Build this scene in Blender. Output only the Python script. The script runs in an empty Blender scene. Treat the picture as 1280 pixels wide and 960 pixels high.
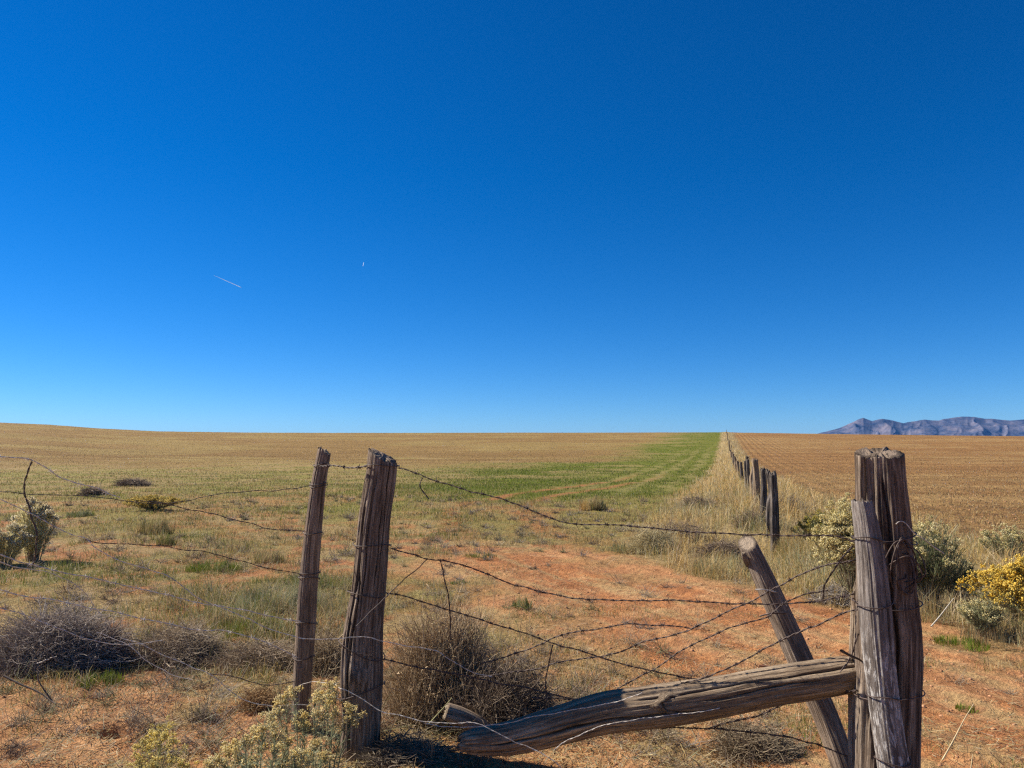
import bpy, math, random
import numpy as np
from mathutils import Vector

C = bpy.context.scene.collection
SC = bpy.context.scene
R = math.radians
rng = np.random.default_rng(7)

# ------------------------------------------------------------------ camera, world, sun, exposure
F = 925.0
EYE = 1.5
PITCH = math.atan((566 - 480) / F)
cam_d = bpy.data.cameras.new('camera')
cam = bpy.data.objects.new('camera', cam_d)
C.objects.link(cam)
cam.location = (0, 0, EYE)
cam.rotation_euler = (math.pi / 2 + PITCH, 0, 0)
cam_d.sensor_width = 36
cam_d.lens = 36 * F / 1280
cam_d.clip_start = 0.05
cam_d.clip_end = 200000
SC.camera = cam

SUN_EL, SUN_AZ = R(40), R(-68)          # azimuth from +Y, negative = left
w = bpy.data.worlds.new('World')
SC.world = w
w.use_nodes = True
nt = w.node_tree
bg = nt.nodes['Background']
sky = nt.nodes.new('ShaderNodeTexSky')
sky.sky_type = 'NISHITA'
sky.sun_disc = False
sky.sun_elevation = SUN_EL
sky.sun_rotation = SUN_AZ
sky.altitude = 2200
sky.air_density = 1.0
sky.dust_density = 0.0
sky.ozone_density = 8.0
hs = nt.nodes.new('ShaderNodeHueSaturation')
hs.inputs['Saturation'].default_value = 1.25
hs.inputs['Value'].default_value = 0.42
gm = nt.nodes.new('ShaderNodeGamma')
gm.inputs['Gamma'].default_value = 1.05
tn = nt.nodes.new('ShaderNodeMix')
tn.data_type = 'RGBA'
tn.blend_type = 'MULTIPLY'
tn.inputs[0].default_value = 1.0
tn.inputs[7].default_value = (1.0, 1.10, 1.15, 1)
nt.links.new(sky.outputs[0], hs.inputs['Color'])
nt.links.new(hs.outputs[0], gm.inputs['Color'])
nt.links.new(gm.outputs[0], tn.inputs[6])
nt.links.new(tn.outputs[2], bg.inputs['Color'])
bg.inputs['Strength'].default_value = 0.147

sd = bpy.data.lights.new('sun', 'SUN')
sd.energy = 5.0
sd.angle = R(0.53)
sd.color = (1.0, 0.93, 0.82)
sun = bpy.data.objects.new('sun', sd)
C.objects.link(sun)
sdir = Vector((math.sin(SUN_AZ) * math.cos(SUN_EL), math.cos(SUN_AZ) * math.cos(SUN_EL), math.sin(SUN_EL)))
sun.rotation_euler = sdir.to_track_quat('Z', 'Y').to_euler()
sun.location = (-40, 10, 40)

SC.view_settings.view_transform = 'Standard'
SC.view_settings.look = 'None'
SC.view_settings.exposure = 0.75
SC.view_settings.gamma = 1.0
SC.cycles.use_denoising = False
SC.cycles.filter_width = 1.3
SC.cycles.max_bounces = 5
SC.cycles.diffuse_bounces = 3
SC.cycles.transparent_max_bounces = 8

# ------------------------------------------------------------------ helpers
def tag(o, label=None, cat=None, group=None, kind=None):
    if label: o['label'] = label
    if cat: o['category'] = cat
    if group: o['group'] = group
    if kind: o['kind'] = kind
    return o

CP, SP = math.cos(PITCH), math.sin(PITCH)
def P(px, py, Y):
    """the point of the photograph's ray (px, py) that lies Y metres ahead"""
    u, v = (px - 640) / F, (480 - py) / F
    d = np.array([u, CP - v * SP, SP + v * CP])
    p = d * (Y / d[1])
    p[2] += EYE
    return p

def G(px, py):
    """flat-ground position under a pixel"""
    u, v = (px - 640) / F, (480 - py) / F
    d = np.array([u, CP - v * SP, SP + v * CP])
    p = d * (-EYE / d[2])
    return p[0], p[1]

def _hash(ix, iy, seed):
    h = (ix.astype(np.int64) * 374761393 + iy.astype(np.int64) * 668265263 + seed * 1442695041) & 0x7fffffff
    h = ((h ^ (h >> 13)) * 1274126177) & 0x7fffffff
    h = h ^ (h >> 16)
    return (h & 0xffff) / 65535.0

def vnoise(x, y, seed=0):
    x = np.asarray(x, float); y = np.asarray(y, float)
    ix, iy = np.floor(x), np.floor(y)
    fx, fy = x - ix, y - iy
    fx = fx * fx * fx * (fx * (fx * 6 - 15) + 10); fy = fy * fy * fy * (fy * (fy * 6 - 15) + 10)
    a = _hash(ix, iy, seed); b = _hash(ix + 1, iy, seed)
    c = _hash(ix, iy + 1, seed); d = _hash(ix + 1, iy + 1, seed)
    return (a + (b - a) * fx) * (1 - fy) + (c + (d - c) * fx) * fy

def fbm(x, y, seed=0, octv=4, gain=0.5):
    x = np.asarray(x, float); y = np.asarray(y, float)
    s, a, t = 0, 1.0, 0
    for k in range(octv):
        cx, sx = math.cos(0.6 * k), math.sin(0.6 * k)
        s = s + a * vnoise((x * cx - y * sx) * 2 ** k + 17.3 * k, (x * sx + y * cx) * 2 ** k - 9.1 * k, seed + k)
        t += a; a *= gain
    return s / t            # 0..1

def sm(a, b, x):
    t = np.clip((np.asarray(x, float) - a) / (b - a), 0, 1)
    return t * t * (3 - 2 * t)

def mesh_obj(name, verts, faces=None, mat=None, parent=None, smooth=True, tris=None, quads=None, col=None, vec=None, extra=None, loc=None):
    """one mesh object from numpy arrays; col = per-vertex colour, vec = per-vertex vector"""
    me = bpy.data.meshes.new(name)
    if faces is not None:
        me.from_pydata([tuple(v) for v in verts], [], faces)
    else:
        verts = np.asarray(verts, np.float32)
        nt_ = 0 if tris is None else len(tris)
        nq_ = 0 if quads is None else len(quads)
        loops = []
        if nq_: loops.append(np.asarray(quads, np.int32).ravel())
        if nt_: loops.append(np.asarray(tris, np.int32).ravel())
        loops = np.concatenate(loops)
        tot = np.concatenate([np.full(nq_, 4, np.int32), np.full(nt_, 3, np.int32)])
        start = np.concatenate([[0], np.cumsum(tot)[:-1]]).astype(np.int32)
        me.vertices.add(len(verts)); me.vertices.foreach_set('co', verts.ravel())
        me.loops.add(len(loops)); me.loops.foreach_set('vertex_index', loops)
        me.polygons.add(nq_ + nt_)
        me.polygons.foreach_set('loop_start', start)
        me.polygons.foreach_set('loop_total', tot)
        me.update(calc_edges=True)
    if smooth:
        me.polygons.foreach_set('use_smooth', np.ones(len(me.polygons), bool))
    if col is not None:
        a = me.color_attributes.new('col', 'FLOAT_COLOR', 'POINT')
        c4 = np.ones((len(col), 4), np.float32); c4[:, :3] = col
        a.data.foreach_set('color', c4.ravel())
    if vec is not None:
        a = me.attributes.new('gc', 'FLOAT_VECTOR', 'POINT')
        a.data.foreach_set('vector', np.asarray(vec, np.float32).ravel())
    if extra:
        for k, arr in extra.items():
            a = me.attributes.new(k, 'FLOAT', 'POINT')
            a.data.foreach_set('value', np.asarray(arr, np.float32))
    if mat: me.materials.append(mat)
    o = bpy.data.objects.new(name, me)
    C.objects.link(o)
    if parent is not None: o.parent = parent
    if loc is not None: o.location = loc
    return o

def empty(name, loc, label, cat, group=None, kind=None):
    o = bpy.data.objects.new(name, None)
    o.empty_display_size = 0.1
    C.objects.link(o)
    o.location = loc
    return tag(o, label, cat, group, kind)

def tubes(pts, rad, sides=3):
    """pts (N,S,3), rad (N,S) -> verts, quads of N tubes"""
    pts = np.asarray(pts, float); rad = np.asarray(rad, float)
    N, S, _ = pts.shape
    t = np.gradient(pts, axis=1)
    t /= np.linalg.norm(t, axis=2, keepdims=True) + 1e-9
    ref = np.where(np.abs(t[:, :1, 2:3]) > 0.8, np.array([1.0, 0, 0]), np.array([0, 0, 1.0]))
    ref = np.broadcast_to(ref, t.shape)
    b = np.cross(t, ref); b /= np.linalg.norm(b, axis=2, keepdims=True) + 1e-9
    n = np.cross(b, t)
    ang = np.arange(sides) * 2 * math.pi / sides
    v = pts[:, :, None, :] + rad[:, :, None, None] * (np.cos(ang)[None, None, :, None] * b[:, :, None, :] + np.sin(ang)[None, None, :, None] * n[:, :, None, :])
    idx = np.arange(N * S * sides).reshape(N, S, sides)
    j = (np.arange(sides) + 1) % sides
    q = np.stack([idx[:, :-1, :], idx[:, :-1][:, :, j], idx[:, 1:][:, :, j], idx[:, 1:, :]], -1).reshape(-1, 4)
    return v.reshape(-1, 3), q

class Pile:
    """collects verts / quads / tris / colours for one mesh"""
    def __init__(s): s.v, s.q, s.t, s.c, s.n = [], [], [], [], 0
    def add(s, v, q=None, t=None, c=None):
        v = np.asarray(v, float)
        if q is not None and len(q): s.q.append(np.asarray(q) + s.n)
        if t is not None and len(t): s.t.append(np.asarray(t) + s.n)
        if c is not None:
            c = np.asarray(c, float)
            s.c.append(np.broadcast_to(c, (len(v), 3)) if c.ndim == 1 else c)
        s.v.append(v); s.n += len(v)
    def build(s, name, mat, parent=None, smooth=True, loc=None):
        return mesh_obj(name, np.concatenate(s.v), mat=mat, parent=parent, smooth=smooth,
                        quads=np.concatenate(s.q) if s.q else None, tris=np.concatenate(s.t) if s.t else None,
                        col=np.concatenate(s.c) if s.c else None, loc=loc)

# ------------------------------------------------------------------ materials
class NB:
    def __init__(s, name):
        s.m = bpy.data.materials.new(name); s.m.use_nodes = True
        s.t = s.m.node_tree; s.p = s.t.nodes['Principled BSDF']; s.out = s.t.nodes['Material Output']
    def n(s, kind, **kw):
        x = s.t.nodes.new('ShaderNode' + kind)
        for k, v in kw.items():
            if k.startswith('i_'):
                key = k[2:]
                x.inputs[int(key) if key.isdigit() else key.replace('_', ' ')].default_value = v
            else: setattr(x, k, v)
        return x
    def l(s, a, b): s.t.links.new(a, b)
    def noise(s, vec, scale, detail=4, rough=0.55, dist=0.0):
        x = s.n('TexNoise'); x.inputs['Scale'].default_value = scale; x.inputs['Detail'].default_value = detail
        x.inputs['Roughness'].default_value = rough; x.inputs['Distortion'].default_value = dist
        if vec is not None: s.l(vec, x.inputs['Vector'])
        return x.outputs[0]
    def ramp(s, fac, stops):
        x = s.n('ValToRGB'); e = x.color_ramp.elements
        while len(e) < len(stops): e.new(0.5)
        for k, (p, c) in enumerate(stops):
            e[k].position = p; e[k].color = (*c, 1) if len(c) == 3 else c
        s.l(fac, x.inputs[0]); return x.outputs[0]
    def math(s, op, a, b=None):
        x = s.n('Math', operation=op)
        for k, v in enumerate((a, b)):
            if v is None: continue
            if isinstance(v, (int, float)): x.inputs[k].default_value = v
            else: s.l(v, x.inputs[k])
        return x.outputs[0]
    def mix(s, fac, a, b, blend='MIX'):
        x = s.n('Mix', data_type='RGBA', blend_type=blend)
        for k, v in ((0, fac), (6, a), (7, b)):
            if isinstance(v, (int, float)): x.inputs[k].default_value = v
            elif isinstance(v, tuple): x.inputs[k].default_value = (*v, 1)
            else: s.l(v, x.inputs[k])
        return x.outputs[2]
    def bump(s, h, strength=0.5, dist=0.02, normal=None):
        x = s.n('Bump'); x.inputs['Strength'].default_value = strength; x.inputs['Distance'].default_value = dist
        s.l(h, x.inputs['Height'])
        if normal is not None: s.l(normal, x.inputs['Normal'])
        s.l(x.outputs[0], s.p.inputs['Normal']); return x.outputs[0]

def plant_mat(name, trans=0.3, rough=0.75):
    b = NB(name)
    at = b.n('Attribute', attribute_name='col')
    geo = b.n('NewGeometry')
    nz = b.noise(geo.outputs['Position'], 35, 2)
    c = b.mix(1.0, at.outputs['Color'], b.ramp(nz, [(0.3, (0.78, 0.78, 0.78)), (0.7, (1.2, 1.2, 1.2))]), 'MULTIPLY')
    b.l(c, b.p.inputs['Base Color'])
    b.p.inputs['Roughness'].default_value = rough
    b.p.inputs['Specular IOR Level'].default_value = 0.25
    tr = b.n('BsdfTranslucent'); b.l(c, tr.inputs['Color'])
    mx = b.n('MixShader'); mx.inputs[0].default_value = trans
    b.l(b.p.outputs[0], mx.inputs[1]); b.l(tr.outputs[0], mx.inputs[2]); b.l(mx.outputs[0], b.out.inputs['Surface'])
    return b.m

M_GRASS = plant_mat('grass', 0.3)
M_TWIG = plant_mat('twig', 0.0, 0.85)
M_LEAF = plant_mat('leaf', 0.42)
M_FLOWER = plant_mat('flower', 0.5, 0.9)

def wood_mat(name, dark, mid, light, endc=(0.2, 0.15, 0.11), mottled=0.0, below=None):
    b = NB(name)
    at = b.n('Attribute', attribute_name='gc')
    mp = b.n('Mapping'); mp.inputs['Scale'].default_value = (1, 1, 0.055); b.l(at.outputs['Vector'], mp.inputs[0])
    g1 = b.noise(mp.outputs[0], 75, 7, 0.72)
    g2 = b.noise(mp.outputs[0], 240, 4, 0.65)
    mp2 = b.n('Mapping'); mp2.inputs['Scale'].default_value = (1, 1, 0.25); b.l(at.outputs['Vector'], mp2.inputs[0])
    blot = b.noise(mp2.outputs[0], 14, 4, 0.6)
    c = b.ramp(g1, [(0.28, dark), (0.47, mid), (0.64, light), (0.8, tuple(min(1, x * 1.25) for x in light))])
    c = b.mix(b.ramp(blot, [(0.42, (0, 0, 0)), (0.68, (1, 1, 1))]), c, b.mix(0.55, c, dark))
    c = b.mix(1.0, c, b.ramp(g2, [(0.3, (0.72, 0.72, 0.72)), (0.65, (1.15, 1.15, 1.15))]), 'MULTIPLY')
    if mottled:
        sp = b.noise(mp2.outputs[0], 80, 5, 0.7)
        ms = b.math('MULTIPLY', b.ramp(sp, [(0.50, (0, 0, 0)), (0.58, (1, 1, 1))]), mottled)
        if below is not None:
            sx = b.n('SeparateXYZ'); b.l(b.n('NewGeometry').outputs['Position'], sx.inputs[0])
            mr = b.n('MapRange'); mr.inputs[1].default_value = below - 0.12; mr.inputs[2].default_value = below + 0.05; mr.inputs[3].default_value = 1; mr.inputs[4].default_value = 0.12; b.l(sx.outputs[2], mr.inputs[0])
            ms = b.math('MULTIPLY', ms, mr.outputs[0])
        c = b.mix(ms, c, (0.60, 0.56, 0.51))
    crack = b.n('Attribute', attribute_name='crk')
    c = b.mix(b.math('MULTIPLY', crack.outputs['Fac'], 0.8), c, tuple(x * 0.45 for x in dark))
    ea = b.n('Attribute', attribute_name='end'); eg = b.noise(at.outputs['Vector'], 160, 4, 0.7)
    c = b.mix(ea.outputs['Fac'], c, b.mix(1.0, endc, b.ramp(eg, [(0.3, (0.55, 0.5, 0.48)), (0.65, (1.2, 1.2, 1.2))]), 'MULTIPLY'))
    b.l(c, b.p.inputs['Base Color'])
    b.p.inputs['Roughness'].default_value = 0.88
    b.p.inputs['Specular IOR Level'].default_value = 0.2
    h = b.math('ADD', b.math('MULTIPLY', g1, 1.0), b.math('MULTIPLY', g2, 0.5))
    b.bump(h, 0.9, 0.012)
    return b.m

M_WOOD_BROWN = wood_mat('weathered_brown_wood', (0.035, 0.023, 0.016), (0.205, 0.145, 0.102), (0.50, 0.395, 0.295), endc=(0.3, 0.23, 0.17))
M_WOOD_GREY = wood_mat('weathered_grey_wood', (0.06, 0.038, 0.024), (0.27, 0.19, 0.12), (0.52, 0.40, 0.27))
M_WOOD_BARK = wood_mat('mottled_grey_wood', (0.06, 0.045, 0.037), (0.22, 0.18, 0.15), (0.42, 0.365, 0.32), mottled=0.85, below=0.82)
M_WOOD_TAN = wood_mat('weathered_tan_wood', (0.10, 0.065, 0.04), (0.34, 0.24, 0.16), (0.62, 0.5, 0.36), endc=(0.45, 0.36, 0.25))
M_WOOD_STAKE = wood_mat('weathered_stake_wood', (0.055, 0.038, 0.028), (0.235, 0.168, 0.118), (0.48, 0.37, 0.27), endc=(0.48, 0.38, 0.27))

M_WOOD_FAR = wood_mat('dark_old_wood', (0.018, 0.014, 0.011), (0.085, 0.065, 0.05), (0.33, 0.28, 0.235), endc=(0.2, 0.16, 0.12))
def wire_mat(name, c1, c2, metal):
    b = NB(name)
    geo = b.n('NewGeometry')
    nz = b.noise(geo.outputs['Position'], 60, 4)
    b.l(b.ramp(nz, [(0.35, c1), (0.65, c2)]), b.p.inputs['Base Color'])
    b.p.inputs['Metallic'].default_value = metal
    b.p.inputs['Roughness'].default_value = 0.6
    return b.m
M_WIRE = wire_mat('rusty_wire', (0.05, 0.032, 0.025), (0.12, 0.08, 0.065), 0.25)
M_WIRE_PALE = wire_mat('sunlit_pale_wire', (0.42, 0.36, 0.29), (0.78, 0.70, 0.60), 0.0)  # sunlit brightness of the strands put into a pale base colour

# ------------------------------------------------------------------ terrain
FOx, FOy = 0.2865, 0.70                   # the fence line: x = FOx * y + FOy
FN = math.cos(math.atan(FOx))
def fence_off(x, y): return (x - FOx * y - FOy) * FN

_tab_px = np.array([-900, -300, 0, 60, 120, 200, 320, 640, 900, 1020, 1280, 1700])
_tab_py = np.array([522, 524, 528.5, 531, 535.5, 539.5, 541, 541, 540.5, 542.5, 545.5, 548])
_tab_az = np.arctan((_tab_px - 640) / F)
_tab_t = (566 - _tab_py) / F * np.cos(_tab_az)
def S_(r): return sm(38, 330, r) * (1 - 0.9 * sm(700, 4000, r))
_rr = np.geomspace(45, 690, 500)
_tg = np.linspace(0.0, 0.08, 200)
_Ag = np.array([np.min((t * _rr + EYE) / S_(_rr)) for t in _tg])
def A_(az):
    az = np.abs(np.where(np.abs(az) > math.pi / 2, np.sign(az) * math.pi - az, az)) * np.sign(az)
    return np.interp(np.interp(az, _tab_az, _tab_t), _tg, _Ag)

_lb_x = np.array([-50, 1.2, 1.6, 2.3, 3.5, 4.1, 6, 12, 60]); _lb_y = np.array([12.5, 12.0, 11.3, 9.6, 7.6, 6.3, 5.0, 3.0, 1])
_rl_y = np.array([0, 3.0, 4.2, 4.9, 5.9, 7.5, 10.3, 13, 16.5, 22, 30]); _rl_x = np.array([1.15, 1.0, 1.0, 1.06, 0.55, -0.35, -1.25, -1.7, -1.95, -2.4, -1.0])
_rr_y = np.array([11.3, 13, 16.5, 22, 30]); _rr_x = np.array([1.7, 1.4, 0.9, 0.3, 0.5])

def zones(x, y):
    x = np.asarray(x, float); y = np.asarray(y, float)
    r = np.hypot(x, y)
    wob = (fbm(x * 0.7, y * 0.7, 11, 4) - 0.5)
    wob2 = (fbm(x * 0.12, y * 0.12, 21, 4) - 0.5)
    fo = fence_off(x, y) + wob * 1.4
    wR = np.interp(y, [8, 26, 60], [3.6, 2.4, 2.0]); wL = np.interp(y, [12, 26, 60, 200], [2.1, 2.2, 1.7, 1.5])
    past = sm(-0.7, 0.5, y + wob * 1.6 - np.interp(x, _lb_x, _lb_y))
    berm = sm(-wL - 0.5, -wL + 0.4, fo) * (1 - sm(wR - 0.4, wR + 0.5, fo)) * past
    plow = sm(wR - 0.4, wR + 0.5, fo) * past
    xl = np.interp(y, _rl_y, _rl_x) + wob * 1.6
    xr = np.where(y < 11.3, 99, np.interp(y, _rr_y, _rr_x)) + wob * 1.5
    road = sm(-0.45, 0.45, x - xl) * (1 - sm(-0.5, 0.5, x - xr)) * (1 - past) * (1 - 0.65 * sm(12, 20, y)) * (1 - sm(20, 32, y))
    front = (1 - sm(4.6, 5.6, y + wob * 2.2)) * (1 - road) * (1 - plow) * (1 - berm)
    left = np.clip(1 - road - front - berm - plow, 0, 1)
    strip = sm(-20 + wob2 * 12, -9 + wob2 * 10, fo) * sm(22, 32, y)
    patch = sm(21, 30, r + wob2 * 18) * (1 - sm(62, 86, r + wob2 * 40)) * sm(-9, 2, x + wob2 * 9 + wob * 2)
    green = np.clip(np.maximum(strip, patch), 0, 1) * left
    olive = sm(13, 22, r + wob2 * 8) * (1 - sm(60, 95, r + wob2 * 50)) * sm(-0.75, -0.45, x / np.maximum(r, 1) + wob2 * 0.5) * left * (1 - green)
    stub = sm(60, 95, r + wob2 * 50) * left * (1 - green)
    return dict(r=r, fo=fo, berm=berm, plow=plow, road=road, front=front, left=left, green=green, olive=olive, stub=stub, wob=wob, wob2=wob2)

HOLE = G(143, 918)
LOGHOLE = G(760, 955)
def H(x, y, fine=True):
    x = np.asarray(x, float); y = np.asarray(y, float)
    r = np.hypot(x, y); az = np.arctan2(x, y)
    z = A_(az) * S_(r)
    fo = fence_off(x, y)
    far = 1 - sm(600, 1500, r)
    z = z + 0.18 * np.exp(-(fo / 1.3) ** 2) * sm(8, 14, y) * far
    z = z + (fbm(x * 0.25, y * 0.25, 3, 3) - 0.5) * 0.16 * sm(3, 12, r) * far
    z = z + (fbm(x * 1.3, y * 1.3, 5, 4) - 0.5) * 0.07 * far
    if fine:
        near = 1 - sm(14, 30, r)
        z = z + (fbm(x * 6, y * 6, 8, 4, 0.6) - 0.5) * 0.045 * near
        ac = x * 0.894 + y * 0.447; al = -x * 0.447 + y * 0.894
        z = z + (fbm(ac * 4.5, al * 0.5, 35, 4) - 0.5) * 0.06 * near * sm(-1, 0.5, x - np.interp(y, _rl_y, _rl_x))
        d = np.hypot(x - HOLE[0], (y - HOLE[1]) * 1.3)
        z = z - 0.13 * np.exp(-(d / 0.085) ** 2) + 0.03 * np.exp(-((d - 0.17) / 0.08) ** 2) * (x > HOLE[0] - 0.2)
    return z

# polar sheet, dense ahead and near, out to the horizon
azs = np.concatenate([np.linspace(-180, -52, 44)[:-1], np.linspace(-52, 52, 521), np.linspace(52, 180, 44)[1:-1]])
azs = np.radians(azs)
rs = [0.4]
while rs[-1] < 45000:
    g = 0.0075 if rs[-1] < 60 else (0.011 if rs[-1] < 500 else 0.08)
    rs.append(rs[-1] * (1 + g))
rs = np.array(rs)
AZ, RR = np.meshgrid(azs, rs)
X, Y = (RR * np.sin(AZ)).ravel(), (RR * np.cos(AZ)).ravel()
Z = H(X, Y)
zz = zones(X, Y)

def lerp3(c, d, f): return c * (1 - f[:, None]) + np.asarray(d)[None, :] * f[:, None]
n1 = fbm(X * 2.2, Y * 2.2, 31, 5, 0.6); n2 = fbm(X * 0.5, Y * 0.5, 41, 4); n3 = fbm(X * 9, Y * 9, 51, 3, 0.6); n4 = fbm(X * 0.06, Y * 0.06, 61, 4)
col = np.tile(np.array([[0.36, 0.25, 0.11]]), (len(X), 1))                       # dry litter over soil
col = lerp3(col, (0.42, 0.19, 0.08), sm(0.45, 0.6, n1) * (1 - sm(20, 40, zz['r'])))
col = lerp3(col, (0.215, 0.20, 0.055), sm(0.48, 0.64, n2) * 0.6 * zz['left'])
col = lerp3(col, (0.245, 0.215, 0.055), zz['olive'] * (0.3 + 0.65 * sm(0.4, 0.6, n2)))
col = lerp3(col, (0.30, 0.193, 0.07), zz['stub'])
col = lerp3(col, (0.345, 0.25, 0.09), zz['stub'] * sm(0.45, 0.6, n4) * 0.8)
gp = sm(0.36, 0.56, fbm(X * 0.22, Y * 0.22, 64, 5, 0.6)); edge = sm(-1.2, -0.2, (zz['fo'] + 1.7) / 9.0 * -1 * -1 + 0 * X)
col = lerp3(col, (0.135, 0.155, 0.018), zz['green'] * (0.35 + 0.65 * np.maximum(gp, 0.8 * edge)))
ac = X * 0.894 + Y * 0.447; al = -X * 0.447 + Y * 0.894          # across / along the cart track
strk = fbm(ac * 5.5, al * 0.55, 35, 5, 0.6)
dirt = lerp3(np.tile(np.array([[0.475, 0.207, 0.08]]), (len(X), 1)), (0.565, 0.31, 0.14), sm(0.4, 0.65, n1))
dirt = lerp3(dirt, (0.43, 0.295, 0.135), sm(0.5, 0.64, strk) * 0.75 * zz['road'])
dirt = lerp3(dirt, (0.36, 0.15, 0.06), (1 - sm(0.34, 0.46, strk)) * 0.7 * zz['road'])
dirt = lerp3(dirt, (0.34, 0.15, 0.07), sm(0.56, 0.7, n3) * 0.6)
fr = np.clip(zz['road'] * (1 - 0.55 * sm(0.53, 0.65, n2) ) + zz['front'] * sm(0.36, 0.52, n1) * 0.95, 0, 1)
col = col * (1 - fr[:, None]) + dirt * fr[:, None]
col = lerp3(col, (0.33, 0.245, 0.115), zz['berm'])
pl = lerp3(np.tile(np.array([[0.32, 0.178, 0.068]]), (len(X), 1)), (0.365, 0.225, 0.09), sm(0.42, 0.6, n4))
pl = lerp3(pl, (0.28, 0.148, 0.056), sm(0.5, 0.68, n2) * 0.6)
col = col * (1 - zz['plow'][:, None]) + pl * zz['plow'][:, None]
# wheel tracks curving through the wheat, bare red soil
def track(off):
    ty = np.array([5, 8, 11, 15, 19, 23, 27, 32, 40, 60]); tx = np.array([2.6, 0.9, -0.2, -1.1, -1.55, -1.2, 0.0, 2.2, 5.5, 11.5]) + off
    return np.abs(X - np.interp(Y, ty, tx) + zz['wob'] * 0.25)
tk = np.maximum(np.exp(-(track(0.0) / 0.28) ** 2), np.exp(-(track(1.7) / 0.28) ** 2)) * sm(10, 16, Y) * (1 - sm(36, 55, Y)) * (Y > 0)
col = lerp3(col, (0.36, 0.155, 0.06), tk * 0.95 * sm(0.22, 0.42, n1))
swath = sm(0.5, 1.0, np.sin(zz['fo'] * 3.6 + zz['wob'] * 2.0) * 0.5 + 0.5)
col = lerp3(col, (0.30, 0.24, 0.09), zz['green'] * swath * sm(24, 34, Y) * 0.6 * (1 - sm(90, 150, Y)) * sm(-9, -5, zz['fo']))

na, nr = len(azs), len(rs)
idx = np.arange(na * nr).reshape(nr, na)
j = (np.arange(na) + 1) % na
q = np.stack([idx[:-1], idx[1:], idx[1:][:, j], idx[:-1][:, j]], -1).reshape(-1, 4)
ctr = np.array([[0, 0, float(H(np.array([0.0]), np.array([0.0]))[0])]])
vv = np.concatenate([np.stack([X, Y, Z], -1), ctr])
tfan = np.stack([idx[0], idx[0][j], np.full(na, na * nr)], -1)

b = NB('soil_and_fields')
at = b.n('Attribute', attribute_name='col'); fo_a = b.n('Attribute', attribute_name='fo'); pl_a = b.n('Attribute', attribute_name='plow'); dz = b.n('Attribute', attribute_name='dirt'); stb = b.n('Attribute', attribute_name='stub')
geo = b.n('NewGeometry'); pos = geo.outputs['Position']
f1 = b.noise(pos, 14, 6, 0.7); f2 = b.noise(pos, 70, 4, 0.65); f3 = b.noise(pos, 1.7, 6, 0.72); f4 = b.noise(pos, 5, 5, 0.7)
c = b.mix(1.0, at.outputs['Color'], b.ramp(f1, [(0.3, (0.66, 0.62, 0.6)), (0.5, (1, 1, 1)), (0.7, (1.22, 1.22, 1.2))]), 'MULTIPLY')
c = b.mix(1.0, c, b.ramp(f2, [(0.3, (0.75, 0.72, 0.7)), (0.7, (1.18, 1.18, 1.18))]), 'MULTIPLY')
field = b.math('ADD', pl_a.outputs['Fac'], stb.outputs['Fac'])
c = b.mix(field, c, b.mix(1.0, c, b.ramp(f4, [(0.34, (0.6, 0.55, 0.52)), (0.5, (1, 1, 1)), (0.66, (1.3, 1.32, 1.3))]), 'MULTIPLY'))
mpw = b.n('Mapping'); mpw.inputs['Scale'].default_value = (0.12, 1.0, 1); mpw.inputs['Rotation'].default_value = (0, 0, R(8)); b.l(pos, mpw.inputs[0])
f5 = b.noise(mpw.outputs[0], 0.28, 6, 0.7)
c = b.mix(field, c, b.mix(1.0, c, b.ramp(f5, [(0.35, (0.78, 0.72, 0.68)), (0.65, (1.15, 1.17, 1.16))]), 'MULTIPLY'))
b.l(c, b.p.inputs['Base Color'])
b.p.inputs['Roughness'].default_value = 0.95
b.p.inputs['Specular IOR Level'].default_value = 0.1
row = b.math('MULTIPLY', b.math('SINE', b.math('MULTIPLY', fo_a.outputs['Fac'], 2 * math.pi / 0.95)), b.math('MULTIPLY', b.math('MULTIPLY', pl_a.outputs['Fac'], b.noise(pos, 0.15, 4, 0.6)), b.math('ADD', 0.08, b.math('POWER', 2.2, b.math('SUBTRACT', 0.0, b.math('MULTIPLY', fo_a.outputs['Fac'], 0.12))))))
h = b.math('ADD', b.math('ADD', b.math('MULTIPLY', f1, 0.9), b.math('MULTIPLY', f2, 0.28)), b.math('MULTIPLY', b.math('ADD', b.math('MULTIPLY', f4, 3.0), row), field))
b.bump(h, 1.0, 0.06)
ground = mesh_obj('ground', vv, mat=b.m, quads=q, tris=tfan, col=np.concatenate([col, col[:1]]),
                  extra={'fo': np.concatenate([fence_off(X, Y), [0]]), 'plow': np.concatenate([zz['plow'], [0]]), 'dirt': np.concatenate([fr, [0]]), 'stub': np.concatenate([zz['stub'], [0]])})
tag(ground, kind='structure')

# ------------------------------------------------------------------ mountains and air
sil = np.array([(1005, 549), (1022, 541.5), (1035, 538.5), (1048, 535), (1057, 531.5), (1066, 527.2), (1073, 523.5), (1079, 521.6), (1084, 523.6), (1090, 526.2), (1097, 524.3), (1103, 523), (1110, 523.8), (1116, 525), (1129, 528.8), (1135, 527.2), (1142, 526.4), (1155, 524), (1164, 525.0), (1173, 525.3), (1180, 523.2), (1186, 522.5), (1194, 521.2), (1203, 520.2), (1212, 520.4), (1219, 521), (1232, 523), (1240, 523.2), (1247, 524), (1262, 525.3), (1280, 523.8), (1310, 522), (1350, 526), (1400, 530), (1450, 541), (1480, 550)], float)
MD = 27000.0
mu = np.linspace(1005, 1480, 700)
ridge = (566 - np.interp(mu, sil[:, 0], sil[:, 1])) / F * MD * 1.004 + EYE
mx = (mu - 640) / F * MD
nv = 110
vs = np.linspace(-1, 1, nv)
MU, VS = np.meshgrid(mu, vs)
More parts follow.
